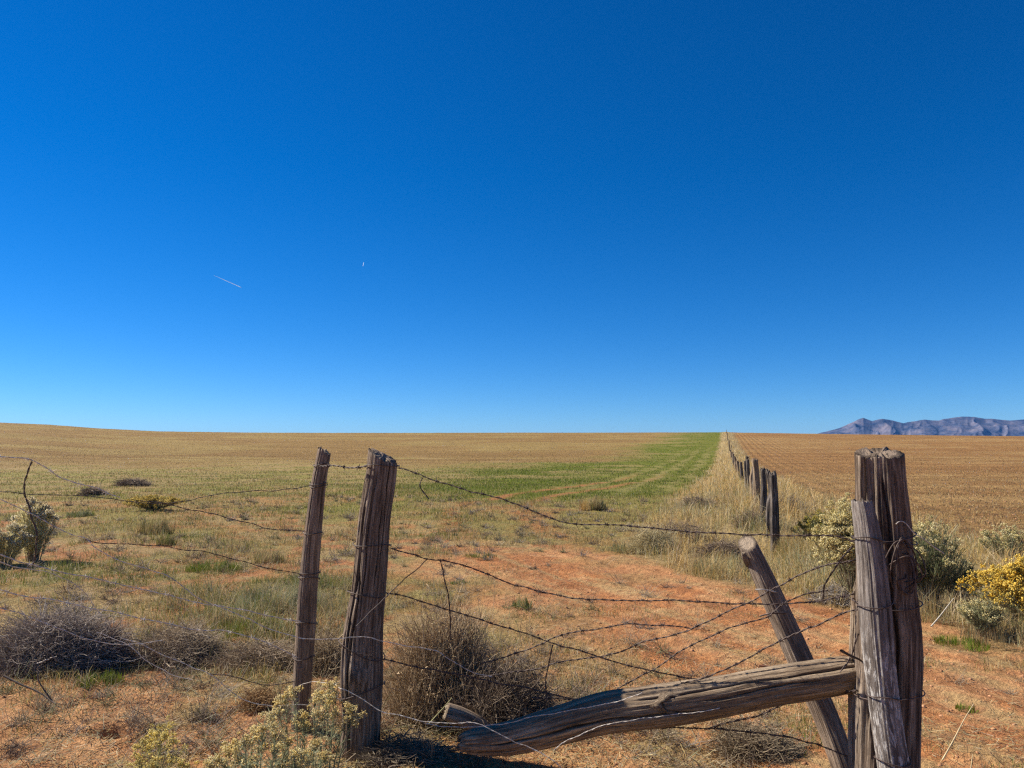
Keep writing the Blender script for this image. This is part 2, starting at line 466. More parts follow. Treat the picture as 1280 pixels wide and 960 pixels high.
MX = np.tile(mx, (nv, 1)); RG = np.tile(ridge, (nv, 1))
prof = 1 - np.abs(VS) ** 0.9
spur = np.abs(vnoise(MX / 950 + (fbm(MX / 1600, VS * 2.2, 77, 3) - 0.5) * 2.2 + VS * 0.9, VS * 1.1, 71) - 0.5) * 2
spur2 = np.abs(vnoise(MX / 340 + fbm(MX / 700, VS * 4, 79, 3) * 1.8 + VS * 1.2, VS * 2.5, 73) - 0.5) * 2
mid = np.clip(1 - np.abs(VS), 0, 1) * np.abs(VS) * 4
MZ = RG * prof - (spur * 480 + spur2 * 120 + fbm(MX / 160, VS * 9, 75, 3) * 30 - 150) * mid * np.clip(RG / 1000, 0.1, 1)
MY = MD + VS * 4200
MX2 = MX * MY / MD
mi = np.arange(nv * len(mu)).reshape(nv, len(mu))
mq = np.stack([mi[:-1, :-1], mi[:-1, 1:], mi[1:, 1:], mi[1:, :-1]], -1).reshape(-1, 4)
b = NB('haze_tinted_rock')
geo = b.n('NewGeometry')
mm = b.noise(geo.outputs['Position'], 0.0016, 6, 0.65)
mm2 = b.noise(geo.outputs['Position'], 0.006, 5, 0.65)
c = b.ramp(mm, [(0.36, (0.028, 0.038, 0.075)), (0.46, (0.085, 0.09, 0.125)), (0.62, (0.175, 0.15, 0.165))])  # distance-haze blue and lit and shaded slope tones put into the rock colour
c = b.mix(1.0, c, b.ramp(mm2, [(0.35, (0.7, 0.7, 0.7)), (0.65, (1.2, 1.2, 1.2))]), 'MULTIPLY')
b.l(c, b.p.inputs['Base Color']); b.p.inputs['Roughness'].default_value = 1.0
b.p.inputs['Specular IOR Level'].default_value = 0.0
tag(mesh_obj('mountains', np.stack([MX2, MY, np.maximum(MZ, -0.5)], -1).reshape(-1, 3), mat=b.m, quads=mq), kind='structure')

HAZE = True
if HAZE:
    top = 1360.0
    hx, hz0 = 46000.0, -2.5
    hv = [(-hx, -hx, hz0), (hx, -hx, hz0), (hx, hx, hz0), (-hx, hx, hz0), (-hx, -hx, top), (hx, -hx, top), (hx, hx, top), (-hx, hx, top)]
    b = NB('clear_desert_air')
    b.t.nodes.remove(b.p)
    pv = b.n('VolumePrincipled')
    pv.inputs['Color'].default_value = (0.13, 0.42, 1.0, 1)
    pv.inputs['Density'].default_value = 0.85e-5
    pv.inputs['Anisotropy'].default_value = 0.0
    b.l(pv.outputs[0], b.out.inputs['Volume'])
    hz = mesh_obj('haze', hv, faces=[(0, 3, 2, 1), (4, 5, 6, 7), (0, 1, 5, 4), (1, 2, 6, 5), (2, 3, 7, 6), (3, 0, 4, 7)], mat=b.m, smooth=False)
    tag(hz, kind='stuff')

b = NB('ice_vapour')
b.t.nodes.remove(b.p)
cv_ = b.n('BsdfTranslucent')
cv_.inputs['Color'].default_value = (0.9, 0.94, 0.97, 1)
b.l(cv_.outputs[0], b.out.inputs['Surface'])
M_TRAIL = b.m
def contrail(a, c, Yd, r0, r1, label):
    s = np.linspace(0, 1, 24)
    p = np.array([P(a[0] + (c[0] - a[0]) * t, a[1] + (c[1] - a[1]) * t, Yd) for t in s])
    mid_ = p.mean(0)
    p = p - mid_
    rad = (r0 + (r1 - r0) * s) * (0.8 + 0.4 * vnoise(s * 9, s * 0, 5))
    rad[0] *= 0.1; rad[-1] *= 0.3
    v, q_ = tubes(p[None], rad[None], 8)
    o = mesh_obj('contrail', v, mat=M_TRAIL, quads=q_, loc=mid_)
    tag(o, label, 'contrail')
contrail((267, 344), (302, 359.5), 34000, 4, 15, 'long thin white contrail slanting down to the right in the blue sky')
contrail((454.5, 328), (453.5, 333), 34000, 11, 7, 'tiny short upright white contrail high in the sky above the leaning gate post')

# ------------------------------------------------------------------ wood
def catmull(p, n):
    p = np.asarray(p, float)
    d = np.concatenate([[0], np.cumsum(np.linalg.norm(np.diff(p, axis=0), axis=1))])
    pe = np.concatenate([[2 * p[0] - p[1]], p, [2 * p[-1] - p[-2]]])
    s = np.linspace(0, d[-1], n); out = np.empty((n, p.shape[1]))
    k = np.clip(np.searchsorted(d, s, 'right') - 1, 0, len(p) - 2)
    t = ((s - d[k]) / (d[k + 1] - d[k] + 1e-12))[:, None]
    a, b_, c_, e = pe[k], pe[k + 1], pe[k + 2], pe[k + 3]
    return 0.5 * (2 * b_ + (c_ - a) * t + (2 * a - 5 * b_ + 4 * c_ - e) * t * t + (3 * b_ - 3 * c_ + e - a) * t ** 3)

def n3(x, y, z, seed):
    return 0.5 * (fbm(x + z * 0.31, y + z * 0.17, seed, 3) + fbm(y - z * 0.23, z + x * 0.4, seed + 9, 3))

def wood(name, path, radii, mat, seed, parent=None, ridge=0.10, cracks=6, sides=150, rings=130, slope=(0, 0), flat=1.0, rough_top=0.012, rough_end=0.012, dents=(), loc=None, crack_depth=0.18):
    """a weathered round timber along path: lengthwise ridges, drying cracks, ragged sawn ends"""
    path = np.asarray(path, float)
    base = path[0].copy() if loc is None else np.asarray(loc, float)
    pr = catmull(np.concatenate([path - base, np.asarray(radii, float)[:, None]], 1), rings)
    p, rad = pr[:, :3], pr[:, 3]
    t = np.gradient(p, axis=0); t /= np.linalg.norm(t, axis=1, keepdims=True)
    ax = t.mean(0)
    ref = np.array([0, 1.0, 0]) if abs(ax[1]) < 0.8 else np.array([1.0, 0, 0])
    n = np.cross(np.cross(t, ref), t); n = -n / np.linalg.norm(n, axis=1, keepdims=True) * -1
    bb = np.cross(t, n)
    L = np.concatenate([[0], np.cumsum(np.linalg.norm(np.diff(p, axis=0), axis=1))])
    th = np.arange(sides) * 2 * math.pi / sides
    TH, LL = np.meshgrid(th, L)
    cx, cy = np.cos(TH), np.sin(TH)
    R_ = np.tile(rad[:, None], (1, sides))
    lobe = (fbm(cx * 1.3 + 5, cy * 1.3 + LL * 0.7, seed, 3) - 0.5) * 2
    fine = n3(cx * 5, cy * 5, LL * 1.6, seed + 40) - 0.5
    fine2 = n3(cx * 13, cy * 13, LL * 2.2, seed + 60) - 0.5
    fine3 = n3(cx * 26, cy * 26, LL * 3.0, seed + 80) - 0.5
    m = 1 + ridge * 0.9 * lobe + ridge * 1.6 * fine + ridge * 1.8 * fine2 + ridge * 1.5 * fine3
    crk = np.zeros_like(m)
    rs_ = np.random.default_rng(seed)
    for k in range(cracks):
        a0 = rs_.uniform(0, 2 * math.pi); wd = rs_.uniform(0.02, 0.06)
        l0 = rs_.uniform(-0.2, 0.8) * L[-1]; l1 = l0 + rs_.uniform(0.3, 0.9) * L[-1]
        aa = a0 + (fbm(LL * 3, LL * 0 + k, seed + k, 3) - 0.5) * 0.5 + LL * rs_.uniform(-0.12, 0.12)
        da = np.abs((TH - aa + math.pi) % (2 * math.pi) - math.pi)
        g = np.exp(-(da / wd) ** 2) * sm(l0, l0 + 0.12, LL) * (1 - sm(l1 - 0.12, l1, LL))
        crk = np.maximum(crk, g)
    m = m - crack_depth * crk
    for (a0, l0, wa, wl, amt) in dents:
        da = (TH - a0 + math.pi) % (2 * math.pi) - math.pi
        m = m + amt * np.exp(-(da / wa) ** 2 - ((LL - l0) / wl) ** 2)
    R_ = R_ * m
    V = p[:, None, :] + R_[:, :, None] * (cx[:, :, None] * n[:, None, :] + flat * cy[:, :, None] * bb[:, None, :])
    # sawn ends: shear and roughness along the axis
    for e, amp in ((-1, rough_top), (0, rough_end)):
        ramp_ = np.exp(-np.abs(LL - L[e]) / 0.05)
        off = (fbm(cx * 2.5 + 3, cy * 2.5, seed + 5, 4) - 0.5) * 2 * amp
        if e == -1: off = off + slope[0] * (cx * n[-1, 0] + cy * bb[-1, 0]) * rad[-1] + slope[1] * (cx * n[-1, 1] + cy * bb[-1, 1]) * rad[-1]
        V = V + (ramp_ * off)[:, :, None] * t[:, None, :]
    gc = np.stack([cx * R_, cy * R_, LL + seed * 3.7], -1)
    verts, gcs, ck = [V.reshape(-1, 3)], [gc.reshape(-1, 3)], [np.clip(crk, 0, 1).ravel()]
    en = [np.zeros(rings * sides)]
    ii = np.arange(rings * sides).reshape(rings, sides); jj = (np.arange(sides) + 1) % sides
    qs = [np.stack([ii[:-1], ii[:-1][:, jj], ii[1:][:, jj], ii[1:]], -1).reshape(-1, 4)]
    ts = []; nvt = rings * sides
    for e in (0, -1):
        rim = V[e]; c0 = rim.mean(0); prev = ii[e]
        for f in (0.72, 0.42, 0.16):
            rr_ = c0 + (rim - c0) * f
            rr_ = rr_ + (t[e] * ((fbm(cx[0] * f * 4 + 8, cy[0] * f * 4, seed + 3, 3) - 0.55) * 0.05 * (rough_top if e else rough_end) / 0.012)[:, None]) * (1 if e else -1)
            verts.append(rr_); g_ = np.stack([cx[0] * f * 0.02, cy[0] * f * 0.02, np.full(sides, seed * 1.3 + f * 3)], -1); gcs.append(g_); ck.append(np.clip(0.2 + (fbm(cx[0] * f * 5, cy[0] * f * 5, seed + 33, 3) - 0.5) * 2, 0, 1))
            en.append(np.ones(sides)); cur = np.arange(nvt, nvt + sides); nvt += sides
            qs.append(np.stack([prev, cur, cur[jj], prev[jj]], -1) if e == 0 else np.stack([prev, prev[jj], cur[jj], cur], -1)); prev = cur
        verts.append(c0[None]); gcs.append(np.zeros((1, 3))); ck.append(np.array([0.6])); en.append(np.ones(1))
        ts.append(np.stack([prev, np.full(sides, nvt), prev[jj]], -1) if e == 0 else np.stack([prev, prev[jj], np.full(sides, nvt)], -1)); nvt += 1
    return mesh_obj(name, np.concatenate(verts), mat=mat, parent=parent, quads=np.concatenate(qs), tris=np.concatenate(ts), vec=np.concatenate(gcs), extra={'crk': np.concatenate(ck), 'end': np.concatenate(en)}, loc=base if loc is None else None)

def px_path(rows, d):
    """rows of (centre px, py, half width px) from bottom to top at depth d -> points, radii; the foot goes 0.25 m into the soil"""
    pts = [P(a, b_, d if np.isscalar(d) else d[k]) for k, (a, b_, hw) in enumerate(rows)]
    rad = [hw / F * (d if np.isscalar(d) else d[k]) for k, (a, b_, hw) in enumerate(rows)]
    return np.array(pts), np.array(rad)

def tie(parent, path, radii, py_list, base, depth, mat, seed, gap=0.004, tail=None):
    """loops of wire bound round a post, one child mesh each; py_list of (py, tilt in metres)"""
    rs_ = np.random.default_rng(seed)
    for (py, tl) in py_list:
        zt = P(640, py, depth)[2]
        o_ = np.argsort(path[:, 2])
        cx_ = np.interp(zt, path[o_, 2], path[o_, 0]); cyy = np.interp(zt, path[o_, 2], path[o_, 1]); rr_ = np.interp(zt, path[o_, 2], np.asarray(radii)[o_])
        a = np.linspace(0, 2 * math.pi * 1.04, 60)
        rad = rr_ * (1.07 + 0.02 * np.sin(a * 3 + seed)) + gap
        pt = np.stack([cx_ + rad * np.cos(a), cyy + rad * np.sin(a), zt + tl * np.cos(a) + 0.006 * np.sin(a * 2 + rs_.uniform(0, 6)) + a * 0.0012], -1) - base
        v, q_ = tubes(pt[None], np.full((1, 60), 0.0024), 6)
        mesh_obj('wire_tie', v, mat=mat, parent=parent, quads=q_)

# gate post left of the opening
DA = 3.95
rowsA = [(449, 995, 25), (450, 930, 24), (452, 900, 23.5), (452, 850, 26), (453, 800, 25), (457, 765, 23), (461, 735, 21.5), (464, 700, 21), (468, 650, 20.3), (474, 610, 20), (477, 590, 19.5), (478.5, 570, 19)]
pA, rA = px_path(rowsA, DA)
A_root = empty('gate_post', (pA[1][0], pA[1][1], 0.0), 'thick weathered brown gate post with slanted sawn top, right of the thin stake', 'fence post')
bA = np.array(A_root.location)
wood('timber', pA, rA, M_WOOD_BROWN, 3, A_root, ridge=0.085, cracks=11, slope=(-0.42, 0.15), loc=bA, flat=0.95, dents=((math.pi * 1.0, 0.62, 0.5, 0.05, 0.18),))
tie(A_root, pA, rA, [(583, 0.0), (681, -0.006), (742, -0.012), (812, -0.05), (862, 0.03)], bA, DA, M_WIRE, 4)

# thin stake left of it
DT = 4.2
rowsT = [(373, 960, 10.5), (376, 890, 10.5), (378, 850, 10.7), (382, 790, 11.5), (385, 740, 11.3), (389, 690, 10.8), (394, 640, 9.8), (399, 600, 9), (405.5, 563, 8.3)]
pT, rT = px_path(rowsT, DT)
T_root = empty('fence_stake', (pT[1][0], pT[1][1], 0.0), 'thin dark round stake bound with wire loops, left of the thick gate post', 'fence post')
bT = np.array(T_root.location)
wood('timber', pT, rT, M_WOOD_STAKE, 12, T_root, ridge=0.05, cracks=5, sides=90, loc=bT, rough_top=0.02, slope=(-0.25, 0))
tie(T_root, pT, rT, [(582, 0.0), (606, -0.002), (609, -0.002), (667, -0.006), (717, 0.004), (722, -0.006), (778, -0.008), (822, 0.0)], bT, DT, M_WIRE, 6)

# thick post right of the opening
DB = 3.02
rowsB = [(1110, 1120, 34), (1109, 1040, 34), (1108, 960, 34), (1109, 900, 34), (1110, 840, 34), (1110, 790, 34.5), (1108, 750, 33), (1106, 700, 31.5), (1103, 650, 30), (1100.5, 600, 28), (1099, 566, 27.5)]
pB, rB = px_path(rowsB, DB)
B_root = empty('corner_post', (pB[2][0], pB[2][1], 0.0), 'thickest weathered post with a rough hollowed top, standing right of the log', 'fence post')
bB = np.array(B_root.location)
wood('timber', pB, rB, M_WOOD_BROWN, 21, B_root, ridge=0.12, cracks=13, sides=190, rings=170, loc=bB, slope=(0.05, 0.2), rough_top=0.014, crack_depth=0.15,
     dents=((0.15, 1.55, 0.14, 0.10, 0.16), (0.0, 1.42, 0.2, 0.05, 0.12), (0.1, 1.30, 0.15, 0.06, 0.14), (-1.75, 1.5, 0.1, 0.5, -0.12), (-1.2, 1.35, 0.12, 0.4, -0.1)))
tie(B_root, pB, rB, [(672, 0.01), (678, 0.0), (755, 0.0), (865, 0.01)], bB, DB, M_WIRE, 8, gap=0.01)

# grey pole strapped against the thick post
rowsS = [(1134, 1090, 18), (1126, 1020, 18), (1117, 960, 17.5), (1108, 900, 17), (1102, 850, 17), (1097, 800, 17.5), (1094, 760, 18), (1090, 710, 16.5), (1085, 670, 15), (1080, 640, 13), (1077.5, 627, 11.5)]
DS = [2.78, 2.785, 2.79, 2.80, 2.81, 2.82, 2.83, 2.84, 2.85, 2.86, 2.865]
pS, rS = px_path(rowsS, DS)
S_root = empty('brace_pole', (pS[1][0], pS[1][1], 0.0), 'pale grey pole strapped upright against the front of the thickest post', 'fence post')
bS = np.array(S_root.location)
wood('timber', pS, rS, M_WOOD_BARK, 31, S_root, ridge=0.07, cracks=7, loc=bS, slope=(-0.2, 0))
tie(S_root, pS, rS, [(675, -0.004), (756, 0.012), (868, -0.006), (945, 0.0)], bS, 2.83, M_WIRE, 10, gap=0.003)

# short splintered post behind the log's end
DC = 3.12
rowsC = [(1088, 1070, 20), (1086, 1000, 20), (1084, 940, 19), (1083, 890, 17.5), (1081, 850, 16), (1079, 800, 13), (1077, 745, 10)]
pC_, rC_ = px_path(rowsC, DC)
o = wood('splintered_post', pC_, rC_, M_WOOD_TAN, 41, ridge=0.2, cracks=10, rough_top=0.06, crack_depth=0.3)
tag(o, 'tan splintered post half hidden behind the grey pole, at the right end of the log', 'fence post')

# leaning stake
rowsD = [(1066, 990, 15), (1052, 948, 14.5), (1030, 890, 14.5), (1005, 835, 15), (985, 790, 14.5), (965, 745, 13.5), (948, 708, 12), (934, 679, 11)]
DD = [3.42, 3.45, 3.5, 3.54, 3.57, 3.6, 3.62, 3.64]
pD, rD = px_path(rowsD, DD)
D_root = empty('leaning_stake', (pD[1][0], pD[1][1], 0.0), 'leaning brown stake with a pale sawn top, tilted behind the log', 'fence post')
bD = np.array(D_root.location)
wood('timber', pD, rD, M_WOOD_STAKE, 51, D_root, ridge=0.05, cracks=4, loc=bD, rough_top=0.002, slope=(0.2, 0.8))
kn = [P(936, 706, 3.63), P(931, 697, 3.6), P(929, 691, 3.59)]
wood('cut_knot', kn, [0.016, 0.014, 0.010], M_WOOD_STAKE, 52, D_root, sides=24, rings=16, cracks=0, loc=bD, rough_top=0.003)
def bind(parent, base, pts, r, mat):
    p = catmull(np.array(pts), 50) - base
    v, q_ = tubes(p[None], np.full((1, 50), r), 6)
    mesh_obj('wire_tie', v, mat=mat, parent=parent, quads=q_)
bind(D_root, bD, [P(944, 737, 3.54), P(955, 737, 3.53), P(970, 740, 3.545)], 0.003, M_WIRE_PALE)
bind(D_root, bD, [P(950, 770, 3.56), P(962, 767, 3.52), P(978, 766, 3.52), P(986, 765, 3.56)], 0.004, M_WIRE)

# fallen log
rowsL = [(578, 928, 9), (592, 927, 14), (640, 922, 18.5), (700, 906, 21.5), (755, 891, 23), (800, 885, 23.5), (845, 879, 24), (900, 870, 23), (960, 858, 22), (1020, 849, 21.5), (1060, 842, 20), (1074, 838, 16)]
DL = np.interp([a for a, _, _ in rowsL], [578, 1074], [3.72, 3.1])
pL, rL = px_path(rowsL, DL)
L_root = empty('fallen_log', (pL[2][0], pL[2][1], 0.0), 'long fallen grey log with a knot, propped up at its right end', 'log')
bL = np.array(L_root.location)
wood('timber', pL, rL, M_WOOD_GREY, 61, L_root, ridge=0.07, cracks=9, rings=220, loc=bL, rough_top=0.04, rough_end=0.04)
# the knot: a burl with an inner plug
def knot(c, nrm, r, parent, base):
    nrm = np.array(nrm) / np.linalg.norm(nrm)
    u_ = np.cross(nrm, [0, 0, 1.0]); u_ /= np.linalg.norm(u_); v_ = np.cross(nrm, u_)
    th = np.linspace(0, 2 * math.pi, 40, endpoint=False)
    rings_ = [(1.7, -0.022), (1.3, -0.004), (1.0, 0.005), (0.8, 0.0), (0.64, -0.009), (0.42, 0.001), (0.15, 0.003)]
    V, Gc, Ck = [], [], []
    for k, (f, hgt) in enumerate(rings_):
        w_ = 1 + 0.16 * np.sin(th * 3 + 1) + 0.12 * np.sin(th * 5 + k)
        V.append(c + (np.cos(th) * w_ * 1.35)[:, None] * u_ * r * f + (np.sin(th) * w_)[:, None] * v_ * r * f + nrm * (hgt + 0.003 * np.sin(th * 9 + k * 2))[:, None] - base)
        Gc.append(np.stack([np.cos(th) * f * 0.03, np.sin(th) * f * 0.03, np.full(40, f * 2.2)], -1)); Ck.append(np.full(40, 0.9 if k in (3, 4) else 0.1))
    ii = np.arange(280).reshape(7, 40); jj = (np.arange(40) + 1) % 40
    qs = np.stack([ii[:-1], ii[1:], ii[1:][:, jj], ii[:-1][:, jj]], -1).reshape(-1, 4)
    cap = np.stack([ii[6], ii[6][jj], np.full(40, 280)], -1)
    V.append((c + nrm * 0.005 - base)[None]); Gc.append(np.zeros((1, 3))); Ck.append(np.array([0.3]))
    mesh_obj('knot', np.concatenate(V), mat=M_WOOD_GREY, parent=parent, quads=qs, tris=cap, vec=np.concatenate(Gc), extra={'crk': np.concatenate(Ck)})
kc = P(840, 881, float(np.interp(840, [578, 1074], [3.72, 3.1])) - 0.079)
knot(kc, (-0.1, -1, 0.12), 0.033, L_root, bL)

# small sawn stump end behind the log
pU, rU = px_path([(612, 914, 8), (596, 905, 10), (575, 895, 10.5), (558, 889, 10)], [4.05, 4.04, 4.03, 4.02])
o = wood('log_stub', pU, rU, M_WOOD_TAN, 71, ridge=0.07, cracks=6, sides=48, rings=50)
tag(o, 'short pale broken log stub lying against the left end of the long log', 'log')

# ------------------------------------------------------------------ wires
def wire(label, pts, d0, d1, mat=M_WIRE, barbs=True, twisted=True, seed=0, thick=1.0, name='barbed_wire', dmid=None, group='barbed wire strands of the old gate fence', cat='barbed wire', phase=None):
    pts = np.array(pts, float)
    s = np.concatenate([[0], np.cumsum(np.linalg.norm(np.diff(pts, axis=0), axis=1))]); s /= s[-1]
    dd = d0 + (d1 - d0) * s if dmid is None else np.interp(s, [0, 0.5, 1], [d0, dmid, d1])
    p3 = np.array([P(a, b_, d_) for (a, b_), d_ in zip(pts, dd)])
    if mat is M_WIRE_PALE: thick = thick * (0.8 if barbs else 0.58)
    Ltot = np.linalg.norm(np.diff(p3, axis=0), axis=1).sum()
    n = max(12, int(Ltot / 0.012))
    p = catmull(p3, n)
    zg = H(p[:, 0], p[:, 1]) + 0.008
    p[:, 2] = np.maximum(p[:, 2], zg)
    rs_ = np.random.default_rng(seed + 100)
    kink = np.stack([(fbm(np.linspace(0, Ltot * 9, n), np.full(n, k * 7.7), seed + 3, 3) - 0.5) * 0.018 for k in range(3)], -1)
    p = p + kink * np.minimum(1, np.minimum(np.arange(n), np.arange(n)[::-1]) / 4)[:, None]
    base = p.mean(0); p = p - base
    t = np.gradient(p, axis=0); t /= np.linalg.norm(t, axis=1, keepdims=True) + 1e-9
    ref = np.array([0, 0, 1.0]) if abs(t[:, 2].mean()) < 0.8 else np.array([0, 1.0, 0])
    b_ = np.cross(t, ref); b_ /= np.linalg.norm(b_, axis=1, keepdims=True) + 1e-9
    nn = np.cross(b_, t)
    pile = Pile()
    L = np.linspace(0, Ltot, n)
    if twisted:
        for k in (0, math.pi):
            a = L / 0.075 * 2 * math.pi + k
            q3 = p + 0.0022 * thick * (np.cos(a)[:, None] * b_ + np.sin(a)[:, None] * nn)
            v, q_ = tubes(q3[None], np.full((1, n), 0.0019 * thick), 5); pile.add(v, q_)
    else:
        v, q_ = tubes(p[None], np.full((1, n), 0.0023 * thick), 6); pile.add(v, q_)
    if barbs:
        x = rs_.uniform(0.03, 0.12)
        while x < Ltot - 0.02:
            k = int(x / Ltot * (n - 1))
            a = np.linspace(0, 4 * math.pi, 18)
            cl = p[k] + t[k] * np.linspace(-0.006, 0.006, 18)[:, None] + 0.0052 * thick * (np.cos(a)[:, None] * b_[k] + np.sin(a)[:, None] * nn[k])
            v, q_ = tubes(cl[None], np.full((1, 18), 0.0014 * thick), 4); pile.add(v, q_)
            for sgn in (-1, 1):
                for a0 in (rs_.uniform(0, 6.28),):
                    for a1 in (a0, a0 + math.pi * 0.9):
                        dr = math.cos(a1) * b_[k] + math.sin(a1) * nn[k] + sgn * 0.25 * t[k]
                        sp = p[k] + t[k] * sgn * 0.005 + np.array([[0.003], [0.012], [0.019]]) * dr
                        v, q_ = tubes(sp[None], np.array([[0.0014, 0.0012, 0.0004]]) * thick, 4); pile.add(v, q_)
            x += rs_.uniform(0.10, 0.15)
    o = pile.build(name, mat, loc=base)
    return tag(o, label, cat, group)

GA = 3.86; GB = 2.93
wire('topmost barbed wire strand sagging from the thick gate post across to the grey pole', [(497, 585), (505, 587), (520, 592), (550, 603), (600, 617), (640, 628), (680, 645), (720, 656), (770, 656), (800, 658), (860, 665), (960, 669), (1040, 670), (1058, 673), (1068, 678)], GA, GB, seed=1)
wire('second barbed wire strand from the gate post, crossing level behind the leaning stake', [(488, 685), (505, 690), (535, 698), (570, 704), (610, 717), (640, 730), (680, 741), (720, 747), (780, 750), (840, 750), (880, 752), (930, 754), (965, 755), (1000, 753), (1020, 752), (1045, 747), (1068, 742)], GA, 3.05, seed=2)
wire('barbed wire strand slanting from the middle of the gate post down to the log', [(484, 741), (500, 744), (520, 750), (560, 762), (620, 780), (680, 800), (730, 815), (770, 827), (800, 835), (850, 846), (880, 850)], GA, 3.55, seed=3)
wire('dark low strand running from the gate post through the tumbleweed to the log', [(440, 815), (480, 823), (520, 834), (560, 842), (600, 849), (640, 857), (680, 866), (720, 874), (745, 878)], 3.8, 3.7, seed=4)
wire('strand arching up from the grass and climbing past the leaning stake to the grey pole', [(600, 830), (640, 818), (680, 804), (700, 795), (750, 785), (790, 780), (830, 782), (865, 786)], 3.85, 3.5, seed=5)
wire('long strand climbing from the tumbleweed across the leaning stake to the grey pole', [(600, 846), (640, 841), (700, 829), (760, 818), (800, 805), (830, 797), (865, 785), (900, 770), (945, 749), (968, 737), (990, 724), (1015, 711), (1040, 704), (1072, 700)], 3.9, 2.95, dmid=3.5, seed=6)
wire('strand rising from behind the log to the middle of the leaning stake', [(665, 872), (690, 874), (720, 874), (760, 867), (790, 852), (820, 834), (850, 815), (880, 800), (900, 792), (920, 783), (945, 775), (962, 768), (985, 750), (1010, 741), (1035, 738)], 3.75, 3.4, seed=7)
wire('lowest strand from the log top up to the knotted tie on the grey pole', [(800, 869), (840, 858), (880, 847), (930, 825), (960, 808), (1000, 790), (1030, 778), (1055, 767), (1072, 762)], 3.45, 2.93, seed=8)
wire('loose barbed wire tail hanging in an arc left of the grey pole', [(1066, 682), (1052, 698), (1040, 715), (1032, 732), (1029, 748)], 2.95, 3.05, seed=9, barbs=False)
wire('loose strand end bending down to the right end of the log', [(1073, 792), (1068, 812), (1060, 828), (1050, 840)], 2.98, 3.0, seed=10, barbs=False)
wire('dark strand sagging along the ground under the log', [(785, 913), (830, 910), (880, 909), (940, 917), (985, 921), (1010, 928), (1040, 937), (1068, 948)], 3.5, 3.12, seed=11)
wire('short strand from under the log towards the leaning stake', [(885, 911), (915, 903), (945, 894), (975, 884), (1000, 876), (1012, 873)], 3.42, 3.38, seed=12, thick=1.2)
wire('knotted double wire between the leaning stake and the splintered post', [(1012, 868), (1030, 867), (1050, 865), (1072, 863)], 3.36, 3.0, seed=13, thick=1.4)
wire('pale wire lying along the top of the log', [(530, 904), (556, 909), (585, 909), (610, 907), (640, 902), (680, 893), (720, 887), (760, 880), (790, 871), (803, 866)], 3.72, 3.34, M_WIRE_PALE, seed=14, barbs=False)
wire('pale wire curling under the belly of the log', [(692, 938), (705, 929), (722, 920), (745, 909), (770, 903), (800, 900), (850, 893), (900, 885)], 3.46, 3.24, M_WIRE_PALE, seed=15, barbs=False)
wire('pale wire falling from the gate post to the ground in front of the log', [(425, 861), (432, 863), (450, 873), (480, 888), (520, 900), (560, 905), (590, 903), (615, 912), (645, 928), (670, 938), (690, 950), (706, 965)], 3.7, 3.42, M_WIRE_PALE, seed=16, barbs=False)
wire('thin loose wire crossing the gate post on a steep slant', [(535, 698), (522, 710), (508, 722), (490, 739), (470, 757), (445, 783)], 3.85, 3.68, seed=17, barbs=False, twisted=False)
wire('thin wire dangling from the second strand over the tumbleweed', [(550, 700), (554, 715), (560, 740), (563, 770), (563, 800)], 3.84, 3.86, seed=18, barbs=False)
wire('loose curled wire end under the top strand beside the gate post', [(528, 597), (525, 606), (529, 615), (536, 624)], 3.83, 3.8, seed=19, barbs=False)
wire('thin wire hanging from the crossing strands over the green grass', [(691, 806), (688, 820), (684, 835), (682, 850), (683, 872)], 3.6, 3.6, seed=20, barbs=False)
wire('short barbed span joining the thin stake to the thick gate post', [(400, 583), (420, 582), (440, 584), (458, 583)], 4.12, 3.87, seed=21, thick=1.3)
# left of the stake
wire('upper slack strand leaving the thin stake towards the left', [(388, 607), (375, 609), (360, 612), (310, 614), (262, 620), (235, 626), (200, 630), (155, 626), (125, 622), (80, 619), (40, 617), (-20, 613), (-80, 606)], 4.12, 3.5, seed=22, thick=0.65)
wire('strand from the thin stake rising to the knot over the yellow plant', [(382, 664), (360, 663), (335, 661), (310, 654), (262, 642), (240, 637), (218, 632), (198, 628), (175, 626)], 4.12, 3.86, seed=23, thick=0.75)
wire('pale strand dropping from the hooked wire at the left edge', [(-80, 566), (-20, 570), (20, 572), (40, 576), (60, 587), (75, 597), (95, 604), (120, 610), (150, 622)], 3.3, 3.8, M_WIRE_PALE, seed=24)
wire('dark hooked wire hanging down over the seed head bush', [(40, 577), (34, 587), (30, 600), (30, 618), (36, 632), (40, 650), (46, 668), (46, 690), (41, 706)], 3.4, 3.45, seed=25, barbs=False, thick=1.2)
wire('long pale strand looping from the left edge across both left posts', [(-80, 600), (-20, 618), (0, 625), (25, 636), (50, 648), (90, 667), (108, 674), (120, 685), (140, 698), (175, 709), (210, 720), (250, 747), (290, 765), (330, 783), (372, 797), (400, 800), (440, 797), (475, 800), (510, 808), (545, 813), (560, 823), (590, 841), (615, 846)], 3.2, 3.72, M_WIRE_PALE, seed=26, barbs=False)
wire('pale twisted strand across the green weeds to the thin stake', [(-60, 672), (0, 693), (25, 701), (50, 708), (85, 718), (110, 722), (150, 730), (200, 741), (245, 754), (280, 758), (320, 766), (350, 773), (376, 777)], 3.2, 4.1, M_WIRE_PALE, seed=27)
wire('pale strand diving towards the twig heap in front of the left weeds', [(-60, 684), (0, 702), (20, 708), (45, 712), (65, 716), (90, 727), (105, 740), (116, 755), (128, 770)], 3.2, 3.7, M_WIRE_PALE, seed=28, barbs=False)
